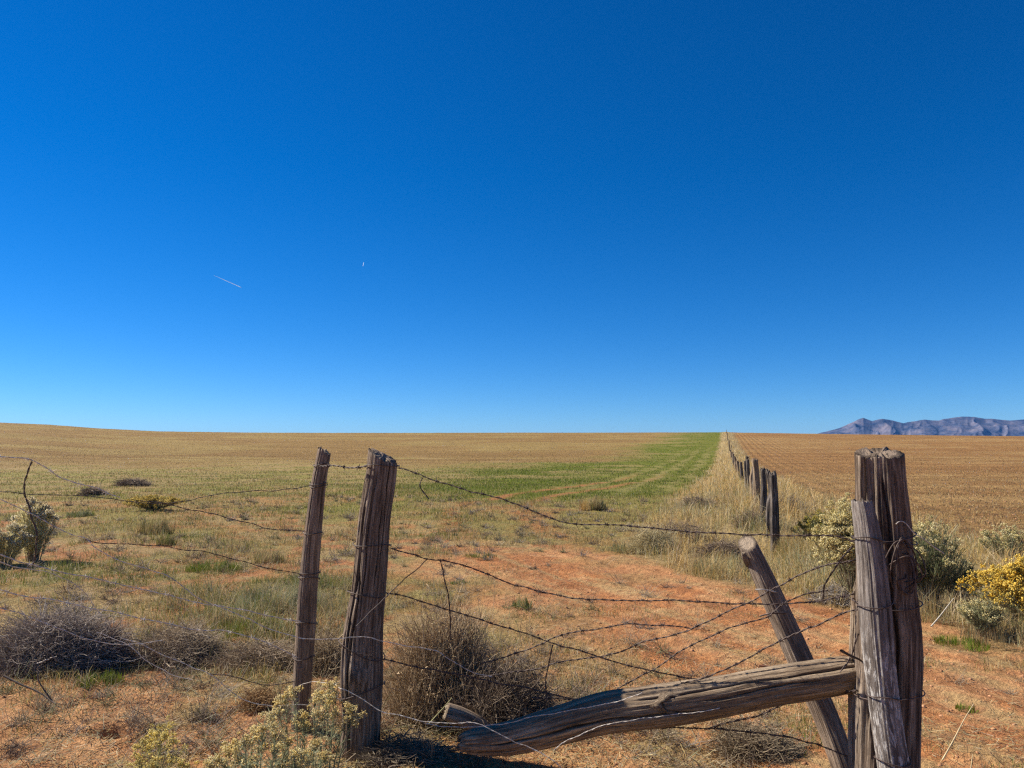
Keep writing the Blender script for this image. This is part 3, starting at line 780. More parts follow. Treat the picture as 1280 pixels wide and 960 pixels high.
wire('strand running over the top of the twig heap at the left', [(-60, 728), (0, 738), (15, 743), (40, 746), (70, 750), (100, 757), (140, 766), (170, 772), (200, 778), (240, 787), (280, 789), (330, 803), (372, 822)], 3.3, 4.1, M_WIRE_PALE, seed=29)
wire('pale sagging wire between the twig heap and the flowering plant', [(150, 797), (175, 803), (200, 817), (235, 832), (262, 842), (285, 860), (300, 872), (320, 879), (345, 882), (375, 880), (395, 882)], 3.7, 3.75, M_WIRE_PALE, seed=30, barbs=False)
wire('thin dark strand across the weeds into the thin stake', [(106, 674), (128, 679), (160, 680), (200, 682), (224, 685), (269, 693), (292, 699), (327, 708), (377, 718)], 3.55, 4.12, seed=31, thick=0.65)

wire('fine slack wire low across the tan brush into the thin stake', [(262, 842), (300, 848), (335, 856), (368, 852)], 3.9, 4.1, seed=34, barbs=False, twisted=False)
wire('fine pale wire drooping from the brown flattened tumbleweed to the ground', [(120, 790), (160, 806), (185, 826), (215, 842), (240, 850)], 3.8, 3.85, M_WIRE_PALE, seed=35, barbs=False, twisted=False)
wire('fine wire joining the thin stake foot to the gate post', [(374, 857), (395, 852), (415, 855), (430, 862)], 4.1, 3.8, M_WIRE_PALE, seed=36, barbs=False, twisted=False)
wire('thin sagging wire crossing the grey tumbleweed heap', [(-40, 752), (20, 765), (60, 780), (110, 800), (150, 806), (205, 800)], 3.3, 3.6, M_WIRE_PALE, seed=37, barbs=False)

# dark wire coil and bent nail wire on the thick post
coil = Pile()
rc = np.random.default_rng(5)
cc0 = P(1124, 712, 2.93)
for k in range(9):
    a = np.linspace(0, 2 * math.pi, 40)
    ra, rb = rc.uniform(0.03, 0.065), rc.uniform(0.06, 0.12)
    ph = rc.uniform(0, 6)
    pt = np.stack([ra * np.cos(a), 0.03 * np.sin(a + ph) + rc.uniform(-0.02, 0.02), rb * np.sin(a) + 0.01 * np.sin(3 * a + ph)], -1) + rc.uniform(-0.02, 0.02, 3)
    v, q_ = tubes(pt[None], np.full((1, 40), 0.0028), 5); coil.add(v, q_)
o = coil.build('wire_coil', M_WIRE, loc=cc0)
tag(o, 'tangled coil of dark wire hung on the right side of the thickest post', 'wire coil')
wire('pale bent wire end poking out right of the thickest post', [(1120, 655), (1126, 652), (1135, 657), (1143, 667), (1155, 674), (1170, 685), (1180, 692)], 2.9, 2.95, M_WIRE_PALE, seed=33, barbs=False, twisted=False, thick=1.3)

# ------------------------------------------------------------------ far fence line
ys = [11, 12.4, 14.1, 16.6, 18.2, 20, 22, 24, 25.6, 27.5, 31, 36, 43, 48, 54, 62, 70, 78, 86, 98, 110, 124, 140, 158, 178, 200, 224, 250]
tops = [1.12, 1.1, 1.02, 1.14, 0.98, 0.9, 1.12, 1.02, 0.88, 0.8, 1.12, 0.95, 1.15] + [1.1] * 15
rads = [0.062, 0.042, 0.058, 0.07, 0.055, 0.075, 0.05, 0.072, 0.05, 0.055, 0.078, 0.06, 0.07] + [0.07] * 15
flab = ['nearest post of the far fence line, dark and upright with a flat top',
        'slim post close behind the nearest one in the far fence line',
        'dark third post of the far fence line, leaning slightly right',
        'pale silvery fourth post of the far fence line, lit on its left',
        'narrow fifth post of the far fence line, just behind the silvery one',
        'short stout pale post of the far fence line, sixth from the near end',
        'thin seventh post of the far fence line, taller than the stout pale one',
        'eighth post of the far fence line, thick and dark',
        'ninth post of the far fence line, where the tops step up']
protos = []
frs = np.random.default_rng(99)
for i, yv in enumerate(ys):
    xv = FOx * yv + FOy
    z0 = float(H(np.array([xv]), np.array([yv]))[0])
    if i < 9:
        ln = frs.uniform(-0.09, 0.09)
        path = [(xv, yv, z0 - 0.2), (xv + ln * 0.3, yv, z0 + tops[i] * 0.4), (xv + ln * 0.5 + frs.uniform(-.05, .05), yv, z0 + tops[i] * 0.7), (xv + ln, yv, z0 + tops[i])]
        o = wood('fence_post', path, np.array([1.15, 1.08, 0.98, 0.92]) * rads[i], M_WOOD_GREY if i in (3, 5) else M_WOOD_FAR, 200 + i, ridge=0.2, cracks=6, sides=32, rings=40, rough_top=0.05)
        protos.append(o)
        lab = flab[i]
    else:
        src = protos[2 + i % 5]
        o = src.copy(); C.objects.link(o)
        o.location = (xv + frs.uniform(-.05, .05), yv, z0 - 0.2)
        o.rotation_euler = (frs.uniform(-.06, .06), frs.uniform(-.08, .08), frs.uniform(0, 6))
        o.scale = (frs.uniform(.8, 1.25),) * 2 + (frs.uniform(.75, 1.1),)
        lab = 'small distant post of the fence line climbing to the ridge'
    tag(o, lab, 'fence post', 'posts of the far fence line')

# ------------------------------------------------------------------ grass and ground cover
def blades(x, y, hgt, wid, colr, lean=0.5, seed=0, z=None, mid=0.55):
    """two-face tapering, bending blades"""
    rs_ = np.random.default_rng(seed)
    n = len(x)
    z = H(x, y) if z is None else z
    a = rs_.uniform(0, 2 * math.pi, n); la = rs_.uniform(0, 2 * math.pi, n)
    ll = np.abs(rs_.normal(0, lean, n)) * hgt
    wx, wy = np.cos(a) * wid / 2, np.sin(a) * wid / 2
    lx, ly = np.cos(la) * ll, np.sin(la) * ll
    b0 = np.stack([x - wx, y - wy, z - 0.01], -1); b1 = np.stack([x + wx, y + wy, z - 0.01], -1)
    m0 = np.stack([x - wx * 0.7 + lx * 0.35, y - wy * 0.7 + ly * 0.35, z + hgt * mid], -1); m1 = np.stack([x + wx * 0.7 + lx * 0.35, y + wy * 0.7 + ly * 0.35, z + hgt * mid], -1)
    hz_ = hgt * np.clip(1 - 0.35 * (ll / np.maximum(hgt, 1e-4)) ** 2, 0.3, 1)
    tp = np.stack([x + lx, y + ly, z + hz_], -1)
    V = np.stack([b0, b1, m1, m0, tp], 1).reshape(-1, 3)
    k = np.arange(n) * 5
    return V, np.stack([k, k + 1, k + 2, k + 3], -1), np.stack([k + 3, k + 2, k + 4], -1), np.repeat(colr, 5, axis=0)

PAL = dict(straw=(0.50, 0.38, 0.18), gold=(0.47, 0.315, 0.11), olive=(0.24, 0.22, 0.07), green=(0.115, 0.155, 0.016), sage=(0.26, 0.27, 0.16), brown=(0.24, 0.15, 0.08), pale=(0.55, 0.47, 0.30), bright=(0.17, 0.21, 0.018))
PAL = {k: np.array(v) for k, v in PAL.items()}
def pick(n, names, wts, rs_, jit=0.22):
    wts = np.asarray(wts, float)
    if wts.ndim == 1: idx_ = rs_.choice(len(names), n, p=wts / wts.sum())
    else:
        cw = np.cumsum(wts / wts.sum(1, keepdims=True), 1); idx_ = (rs_.random(n)[:, None] > cw).sum(1)
    base = np.array([PAL[k] for k in names])[np.minimum(idx_, len(names) - 1)]
    return base * (1 + rs_.uniform(-jit, jit, (n, 1))) * (1 + rs_.uniform(-0.06, 0.06, (n, 3)))

def scatter(n, r0, r1, power, rs_, a0=-47, a1=47):
    """points ahead of the place, thinning out with distance"""
    u = rs_.random(n)
    e = 2 - power
    r = (r0 ** e + u * (r1 ** e - r0 ** e)) ** (1 / e) if abs(e) > 1e-6 else r0 * (r1 / r0) ** u
    a = np.radians(rs_.uniform(a0, a1, n))
    return r * np.sin(a), r * np.cos(a), r

# tall dry grass of the fence bank
gs = np.random.default_rng(1)
x, y, r = scatter(620000, 5, 250, 2.25, gs, -10, 47)
zn = zones(x, y)
dens = fbm(x * 1.6, y * 1.6, 91, 4)
keep = gs.random(len(x)) < zn['berm'] * sm(0.32, 0.58, dens) * (0.35 + 0.65 * sm(0.4, 0.6, fbm(x * 2.4, y * 2.4, 94, 3)))
x, y, r = x[keep], y[keep], r[keep]
zn = zones(x, y)
clump = sm(0.4, 0.7, fbm(x * 2.4, y * 2.4, 94, 3))
hh = (0.08 + 0.33 * gs.random(len(x)) ** 1.6) * (0.35 + 0.8 * fbm(x * 0.8, y * 0.8, 93, 3) + 0.55 * clump) * (0.45 + 0.55 * zn['berm']) * (1 + 0.55 * np.exp(-(zn['fo'] / 1.3) ** 2) * sm(11, 15, y))
ww = np.maximum(0.004, r * 0.00042) * gs.uniform(0.7, 1.5, len(x))
tone = fbm(x * 0.45, y * 0.45, 95, 3)
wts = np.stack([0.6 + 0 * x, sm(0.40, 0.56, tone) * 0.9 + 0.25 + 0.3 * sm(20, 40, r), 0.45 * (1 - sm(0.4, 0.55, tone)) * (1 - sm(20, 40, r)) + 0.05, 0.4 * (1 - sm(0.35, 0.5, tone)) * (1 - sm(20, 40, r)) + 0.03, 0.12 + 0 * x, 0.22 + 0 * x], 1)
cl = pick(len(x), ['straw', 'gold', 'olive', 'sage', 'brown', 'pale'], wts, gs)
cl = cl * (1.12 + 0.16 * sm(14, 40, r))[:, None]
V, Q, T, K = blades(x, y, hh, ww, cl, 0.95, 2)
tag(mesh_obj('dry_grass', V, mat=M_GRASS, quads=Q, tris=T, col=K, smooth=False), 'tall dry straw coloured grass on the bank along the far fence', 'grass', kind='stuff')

# weeds and low grass of the left field edge
gs = np.random.default_rng(2)
x, y, r = scatter(1100000, 2.2, 60, 2.05, gs)
zn = zones(x, y)
d1 = fbm(x * 1.1, y * 1.1, 101, 4); d2 = fbm(x * 3.5, y * 3.5, 103, 3)
gx, gy = G(680, 830)
gpatch = np.exp(-(((x - gx) / 0.55) ** 2 + ((y - gy) / 0.65) ** 2))
lp = np.exp(-(((x + 1.9) / 1.3) ** 2 + ((y - 7.0) / 1.4) ** 2))
den = zn['left'] * sm(0.41, 0.60, d1 + 0.12 * lp + 0.1 * sm(6, 9, y)) * sm(0.3, 0.55, d2) * (1 - 0.75 * zn['green']) * (1 - 0.6 * zn['stub']) + zn['front'] * sm(0.5, 0.68, d1) * sm(0.35, 0.6, d2) * 0.55 + zn['road'] * sm(0.58, 0.7, d1) * 0.35 + gpatch * 0.9
keep = gs.random(len(x)) < den
x, y, r = x[keep], y[keep], r[keep]; gpatch, lp, d1 = gpatch[keep], lp[keep], d1[keep]
zn = zones(x, y)
tall = fbm(x * 0.9, y * 0.9, 105, 3)
tl2 = fbm(x * 3.1, y * 3.1, 106, 3)
hh = (0.02 + 0.12 * gs.random(len(x)) ** 1.7) * (0.3 + 0.9 * sm(0.35, 0.7, tall) + 1.0 * sm(0.5, 0.7, tl2)) * 0.8 * (1 + 0.9 * gpatch + 0.9 * lp) * (1 - 0.4 * (1 - sm(5, 7.5, y)) * (x < -1.2)) * (1 - 0.5 * zn['road'] - 0.35 * zn['front'])
ww = np.maximum(0.0035, r * 0.00042) * gs.uniform(0.7, 1.4, len(x))
tone = fbm(x * 0.7 + 30, y * 0.7, 107, 4)
gq = sm(0.52, 0.68, tone)
wts = np.stack([0.42 * (1 - gq) + 0.10, 0.3 * (1 - gq) + 0.05, 0.45 + 0.4 * gq, 0.12 + 0.6 * gq, 0.12 + 0.4 * lp + 0.25 * gpatch, 0.3 * (1 - gq) + 0.05, 0.10 + 0.3 * gpatch + 0.1 * lp, 0.05 * gq + 0.25 * gpatch * gq], 1)
cl = pick(len(x), ['straw', 'gold', 'olive', 'green', 'sage', 'brown', 'pale', 'bright'], wts, gs)
V, Q, T, K = blades(x, y, hh, ww, cl, 0.85, 3)
tag(mesh_obj('meadow_grass', V, mat=M_GRASS, quads=Q, tris=T, col=K, smooth=False), 'low mixed green and tan weeds covering the left field edge', 'grass', kind='stuff')

# young wheat
gs = np.random.default_rng(4)
x, y, r = scatter(320000, 16, 260, 2.3, gs, -34, 20)
zn = zones(x, y)
sw = np.sin(zn['fo'] * 3.6 + zn['wob'] * 2.0) * 0.5 + 0.5
bare = sm(0.55, 0.95, sw) * 0.7 * (1 - sm(80, 140, y)) * sm(-11, -6, zn['fo']) + (1 - sm(0.36, 0.5, fbm(x * 0.22, y * 0.22, 64, 5, 0.6))) * 0.6
for off in (0.0, 1.7):
    bare = bare + 0.9 * np.exp(-((x - np.interp(y, [5, 8, 11, 15, 19, 23, 27, 32, 40, 60], [2.6, 0.9, -0.2, -1.1, -1.55, -1.2, 0.0, 2.2, 5.5, 11.5]) - off + zn['wob'] * 0.25) / 0.4) ** 2)
keep = gs.random(len(x)) < (zn['green'] * 0.9 + zn['olive'] * 0.22 * sm(0.45, 0.62, fbm(x * 0.5, y * 0.5, 111, 4))) * np.clip(1 - bare, 0, 1)
x, y, r = x[keep], y[keep], r[keep]
hh = gs.uniform(0.05, 0.11, len(x)); ww = np.maximum(0.008, r * 0.0005) * gs.uniform(0.7, 1.3, len(x))
cl = pick(len(x), ['green', 'bright', 'olive', 'straw'], [0.42, 0.25, 0.25, 0.08], gs)
V, Q, T, K = blades(x, y, hh, ww, cl, 0.5, 5)
tag(mesh_obj('young_wheat', V, mat=M_GRASS, quads=Q, tris=T, col=K, smooth=False), 'short green sprouting wheat in the field beyond the gate', 'crop', kind='stuff')

# stubble of the brown fields
gs = np.random.default_rng(6)
x, y, r = scatter(420000, 9, 300, 2.3, gs, -40, 47)
zn = zones(x, y)
keep = gs.random(len(x)) < zn['plow'] * 0.38 + zn['stub'] * 0.7 + zn['olive'] * 0.3
x, y, r = x[keep], y[keep], r[keep]
hh = gs.uniform(0.03, 0.10, len(x)); ww = np.maximum(0.006, r * 0.0005) * gs.uniform(0.7, 1.4, len(x))
cl = pick(len(x), ['straw', 'gold', 'brown', 'pale'], [0.28, 0.42, 0.34, 0.04], gs, 0.3) * 0.82
V, Q, T, K = blades(x, y, hh, ww, cl, 0.9, 7)
tag(mesh_obj('stubble', V, mat=M_GRASS, quads=Q, tris=T, col=K, smooth=False), 'short straw stubble and clods over the brown fields', 'stubble', kind='stuff')

# dead stalks and chaff lying on the dirt
gs = np.random.default_rng(8)
x, y, r = scatter(190000, 2.0, 16, 2.0, gs)
zn = zones(x, y)
dd_ = fbm(x * 2.3, y * 2.3, 121, 4)
keep = gs.random(len(x)) < (zn['road'] * (0.08 + 0.6 * sm(0.5, 0.66, dd_)) + zn['front'] * (0.3 + 0.7 * sm(0.42, 0.6, dd_)) + zn['left'] * 0.4)
x, y, r = x[keep], y[keep], r[keep]; n = len(x)
L_ = gs.uniform(0.015, 0.07, n) * (1 + (gs.random(n) < 0.08) * 1.5); wd = np.maximum(0.0022, r * 0.0003) * gs.uniform(0.7, 1.4, n)
a = gs.uniform(0, 6.283, n); tl = gs.normal(0.08, 0.22, n)
dx, dy = np.cos(a) * L_ / 2, np.sin(a) * L_ / 2; ox, oy = -np.sin(a) * wd / 2, np.cos(a) * wd / 2
z = H(x, y) + 0.006 + np.abs(tl) * L_ / 2
V = np.stack([np.stack([x - dx - ox, y - dy - oy, z - tl * L_ / 2], -1), np.stack([x + dx - ox, y + dy - oy, z + tl * L_ / 2], -1), np.stack([x + dx + ox, y + dy + oy, z + tl * L_ / 2 + wd * 0.3], -1), np.stack([x - dx + ox, y - dy + oy, z - tl * L_ / 2 + wd * 0.3], -1)], 1).reshape(-1, 3)
K = np.repeat(pick(n, ['straw', 'brown', 'pale', 'sage', 'gold'], [0.3, 0.36, 0.12, 0.12, 0.1], gs), 4, axis=0)
Q = np.arange(n * 4).reshape(n, 4)
tag(mesh_obj('straw_litter', V, mat=M_GRASS, quads=Q, col=K, smooth=False), 'dead stalks and chaff scattered on the red dirt', 'litter', kind='stuff')

# small dry weeds: low twiggy mats, too many to count
gs = np.random.default_rng(10)
x, y, r = scatter(9000, 2.4, 26, 1.7, gs)
zn = zones(x, y)
dw = fbm(x * 0.9, y * 0.9, 131, 4)
keep = gs.random(len(x)) < (zn['left'] * 0.30 * sm(0.4, 0.6, dw) + zn['front'] * 0.5 * sm(0.42, 0.58, dw) + zn['road'] * 0.05 + zn['berm'] * 0.12) * (1 - zn['green'])
x, y, r = x[keep], y[keep], r[keep]; nc = len(x)
k = np.repeat(np.arange(nc), 34); n = len(k)
cr = gs.uniform(0.05, 0.17, nc) * (1 + 0.5 * (gs.random(nc) < 0.15)); chh = cr * gs.uniform(0.3, 0.8, nc)
th = gs.uniform(0, 6.283, n); el = gs.uniform(0.1, 1.3, n); ln = cr[k] * gs.uniform(0.4, 1.15, n)
o0 = np.stack([gs.normal(0, 0.25, n) * cr[k], gs.normal(0, 0.25, n) * cr[k], np.zeros(n)], -1)
dr = np.stack([np.cos(th) * np.cos(el), np.sin(th) * np.cos(el), np.sin(el) * (chh / cr)[k] * 1.4], -1)
cv = gs.normal(0, 0.35, (n, 3))
sg = np.linspace(0, 1, 4)[None, :, None]
p = o0[:, None] + ln[:, None, None] * (dr[:, None] * sg + cv[:, None] * sg ** 2)
p[:, :, 2] = np.abs(p[:, :, 2]) + 0.004
p = p + np.stack([x, y, H(x, y)], -1)[k][:, None]
rad = np.array([1, 0.9, 0.7, 0.4])[None] * np.maximum(0.0013, r[k] * 0.0002)[:, None] * gs.uniform(0.7, 1.4, (n, 1))
V, Q = tubes(p, rad, 3)
cpal = np.array([(0.22, 0.15, 0.10), (0.34, 0.26, 0.17), (0.16, 0.12, 0.09), (0.22, 0.21, 0.10), (0.40, 0.32, 0.2), (0.26, 0.22, 0.18)])
K = np.repeat((cpal[gs.integers(0, 6, nc)])[k] * gs.uniform(0.7, 1.3, (n, 1)), 12, axis=0)
tag(mesh_obj('dry_weeds', V, mat=M_TWIG, quads=Q, col=K, smooth=False), 'small dry twiggy weeds scattered over the left ground', 'weeds', kind='stuff')

# clods
gs = np.random.default_rng(9)
x, y, r = scatter(26000, 2.0, 40, 2.0, gs, -47, 47)
zn = zones(x, y)
keep = gs.random(len(x)) < zn['road'] * 0.5 + zn['front'] * 0.5 + zn['left'] * 0.12 + zn['plow'] * 0.9
x, y, r = x[keep], y[keep], r[keep]; n = len(x)
ico = np.array([(0, 0, 1), (0.9, 0, 0.35), (0.28, 0.86, 0.35), (-0.73, 0.53, 0.35), (-0.73, -0.53, 0.35), (0.28, -0.86, 0.35), (0.9, 0.1, -0.5), (0, 0.9, -0.5), (-0.9, 0, -0.5), (0, -0.9, -0.5)], float)
icf = np.array([(0, 1, 2), (0, 2, 3), (0, 3, 4), (0, 4, 5), (0, 5, 1), (1, 6, 2), (2, 6, 7), (2, 7, 3), (3, 7, 8), (3, 8, 4), (4, 8, 9), (4, 9, 5), (5, 9, 6), (5, 6, 1)])
sz = (0.003 + 0.012 * gs.random(n) ** 4) * (1 + zn['plow'][keep] * 1.3)
V = ico[None] * (1 + gs.uniform(-0.3, 0.3, (n, 10, 3))) * sz[:, None, None] * np.stack([gs.uniform(0.8, 1.4, n), gs.uniform(0.8, 1.4, n), gs.uniform(0.5, 0.9, n)], -1)[:, None, :]
V = V + np.stack([x, y, H(x, y)], -1)[:, None, :]
K = np.repeat(np.array([(0.44, 0.22, 0.11)]) * gs.uniform(0.6, 1.2, (n, 1)), 10, axis=0)
T = (icf[None] + (np.arange(n) * 10)[:, None, None]).reshape(-1, 3)
tag(mesh_obj('dirt_clods', V.reshape(-1, 3), mat=M_TWIG, tris=T, col=K), 'small red dirt clods scattered over the track', 'dirt', kind='stuff')

# ------------------------------------------------------------------ shrubs
def unit(v): return v / (np.linalg.norm(v, axis=-1, keepdims=True) + 1e-9)

def tumbleweed(x, y, rx, ry, hz_, n, c1, c2, label, seed, cat='tumbleweed', loose=0.2, thick=1.0, group=None):
    """a dome of many thin curling twigs"""
    rs_ = np.random.default_rng(seed)
    z0 = float(H(np.array([x]), np.array([y]))[0])
    th = rs_.uniform(0, 2 * math.pi, n); ph = np.arccos(rs_.uniform(-0.15, 1, n))
    d = np.stack([np.sin(ph) * np.cos(th), np.sin(ph) * np.sin(th), np.cos(ph)], -1)
    st = d * rs_.uniform(0.05, 0.75, n)[:, None] + rs_.normal(0, 0.08, (n, 3))
    ln = rs_.uniform(0.15, 0.5, n)
    side = unit(rs_.normal(0, 1, (n, 3)))
    s = np.linspace(0, 1, 6)[None, :, None]
    dirn = unit(d * 0.55 + side * 1.0)
    curl = unit(np.cross(dirn, rs_.normal(0, 1, (n, 3))))
    p = st[:, None, :] + ln[:, None, None] * (dirn[:, None, :] * s + curl[:, None, :] * s ** 2 * rs_.uniform(0.1, 0.8, (n, 1, 1))) 
    p = p + rs_.normal(0, 0.012, p.shape)
    rr_ = np.linalg.norm(p, axis=2, keepdims=True); lim = 1 + loose * rs_.random((n, 1, 1)) * 2
    p = np.where(rr_ > lim, p / rr_ * lim, p)
    bump = 1 + 0.75 * (fbm(th * 1.2 + 3, ph * 1.5, seed, 3) - 0.5)[:, None, None]
    p = p * bump * np.array([rx, ry, hz_])
    p[:, :, 2] = np.abs(p[:, :, 2]) + 0.005
    rad = np.array([1.0, 0.95, 0.85, 0.7, 0.55, 0.3])[None] * rs_.uniform(0.0008, 0.0021, (n, 1)) * thick
    big = rs_.random(n) < 0.018
    rad[big] *= 3.0
    v, q_ = tubes(p, rad, 3)
    cc = np.asarray(c1)[None] + (np.asarray(c2) - np.asarray(c1))[None] * rs_.random((n, 1))
    K_ = np.repeat(cc * rs_.uniform(0.7, 1.25, (n, 1)), 18, axis=0)
    o = mesh_obj('tumbleweed' if cat == 'tumbleweed' else 'dry_bush', v, mat=M_TWIG, quads=q_, col=K_, smooth=False, loc=(x, y, z0))
    return tag(o, label, cat, group)

bx, by = G(545, 905)
tumbleweed(bx + 0.02, 4.5, 0.38, 0.36, 0.62, 15000, (0.24, 0.155, 0.085), (0.60, 0.45, 0.27), 'large round brown tumbleweed right of the thick gate post', 301, thick=1.1)
tumbleweed((640 - 640) / F * 4.3 - 0.02, 4.3, 0.34, 0.33, 0.36, 8000, (0.13, 0.09, 0.06), (0.36, 0.27, 0.18), 'low dark tumbleweed wedged behind the left half of the log', 302)
xx, yy = G(45, 855)
tumbleweed(xx - 0.12, yy + 0.45, 0.58, 0.42, 0.43, 11000, (0.2, 0.155, 0.12), (0.48, 0.40, 0.33), 'dense grey tumbleweed heap at the left edge of the photo', 303, thick=1.3)
xx, yy = G(175, 850)
tumbleweed(xx, yy + 0.55, 0.40, 0.34, 0.27, 6000, (0.24, 0.175, 0.115), (0.5, 0.39, 0.26), 'brown flattened tumbleweed right of the grey twig heap', 304)
xx, yy = G(95, 845)
tumbleweed(xx, yy + 0.3, 0.26, 0.25, 0.30, 3000, (0.16, 0.095, 0.07), (0.32, 0.21, 0.15), 'reddish brown tumbleweed between the grey heap and the flattened one', 306)
xx, yy = G(330, 830)
tumbleweed(xx, yy, 0.42, 0.3, 0.2, 4200, (0.26, 0.18, 0.11), (0.46, 0.36, 0.24), 'pale tan brush mat left of the thin stake', 305, cat='dry bush')
xx, yy = G(400, 840)
tumbleweed(xx, yy + 0.1, 0.28, 0.28, 0.3, 3200, (0.26, 0.18, 0.10), (0.46, 0.35, 0.21), 'tan dry bush between the thin stake and the gate post', 307, cat='dry bush')
xx, yy = G(950, 945)
tumbleweed(xx, yy + 0.05, 0.3, 0.22, 0.16, 3000, (0.2, 0.15, 0.09), (0.4, 0.31, 0.2), 'low dry brush in the gap under the right half of the log', 308, cat='dry bush')
xx, yy = G(505, 945)
tumbleweed(xx, yy, 0.3, 0.2, 0.1, 2500, (0.15, 0.11, 0.08), (0.34, 0.27, 0.18), 'low dark brush at the foot of the thick gate post', 309, cat='dry bush')
xx, yy = G(325, 888)
tumbleweed(xx, yy, 0.16, 0.14, 0.13, 1600, (0.28, 0.16, 0.07), (0.42, 0.27, 0.12), 'small rusty dry clump in front of the thin stake', 310, cat='dry bush')
for k, (px, py, sx, hz_, lab) in enumerate([(852, 672, 0.5, 0.32, 'grey brown brush at the bank edge below the sagging top strand'), (985, 640, 0.5, 0.4, 'tan brush right of the near far-fence posts'), (905, 690, 0.42, 0.25, 'low twiggy brush in front of the far-fence posts'), (872, 630, 0.6, 0.35, 'pale brush on the bank left of the far-fence posts'), (115, 612, 0.55, 0.32, 'dark brush clump in the left field below the ridge'), (40, 660, 0.5, 0.2, 'brown brush clump behind the seed head bush'), (165, 600, 0.9, 0.35, 'wide greyish brush patch in the left field near the yellow plant'), (945, 662, 0.45, 0.35, 'brown brush at the foot of the near far-fence posts')]):
    xx, yy = G(px, py + 8)
    tumbleweed(xx, yy, sx, sx * 0.8, hz_, 2500, (0.18, 0.12, 0.085), (0.34, 0.26, 0.18), lab, 320 + k, cat='dry bush', thick=max(1.0, yy / 6))
xx, yy = G(1050, 752)
tumbleweed(xx, yy, 0.35, 0.3, 0.2, 2500, (0.24, 0.2, 0.16), (0.46, 0.4, 0.33), 'greyish twig pile beyond the gap left of the grey pole', 330, cat='dry bush', thick=1.5)

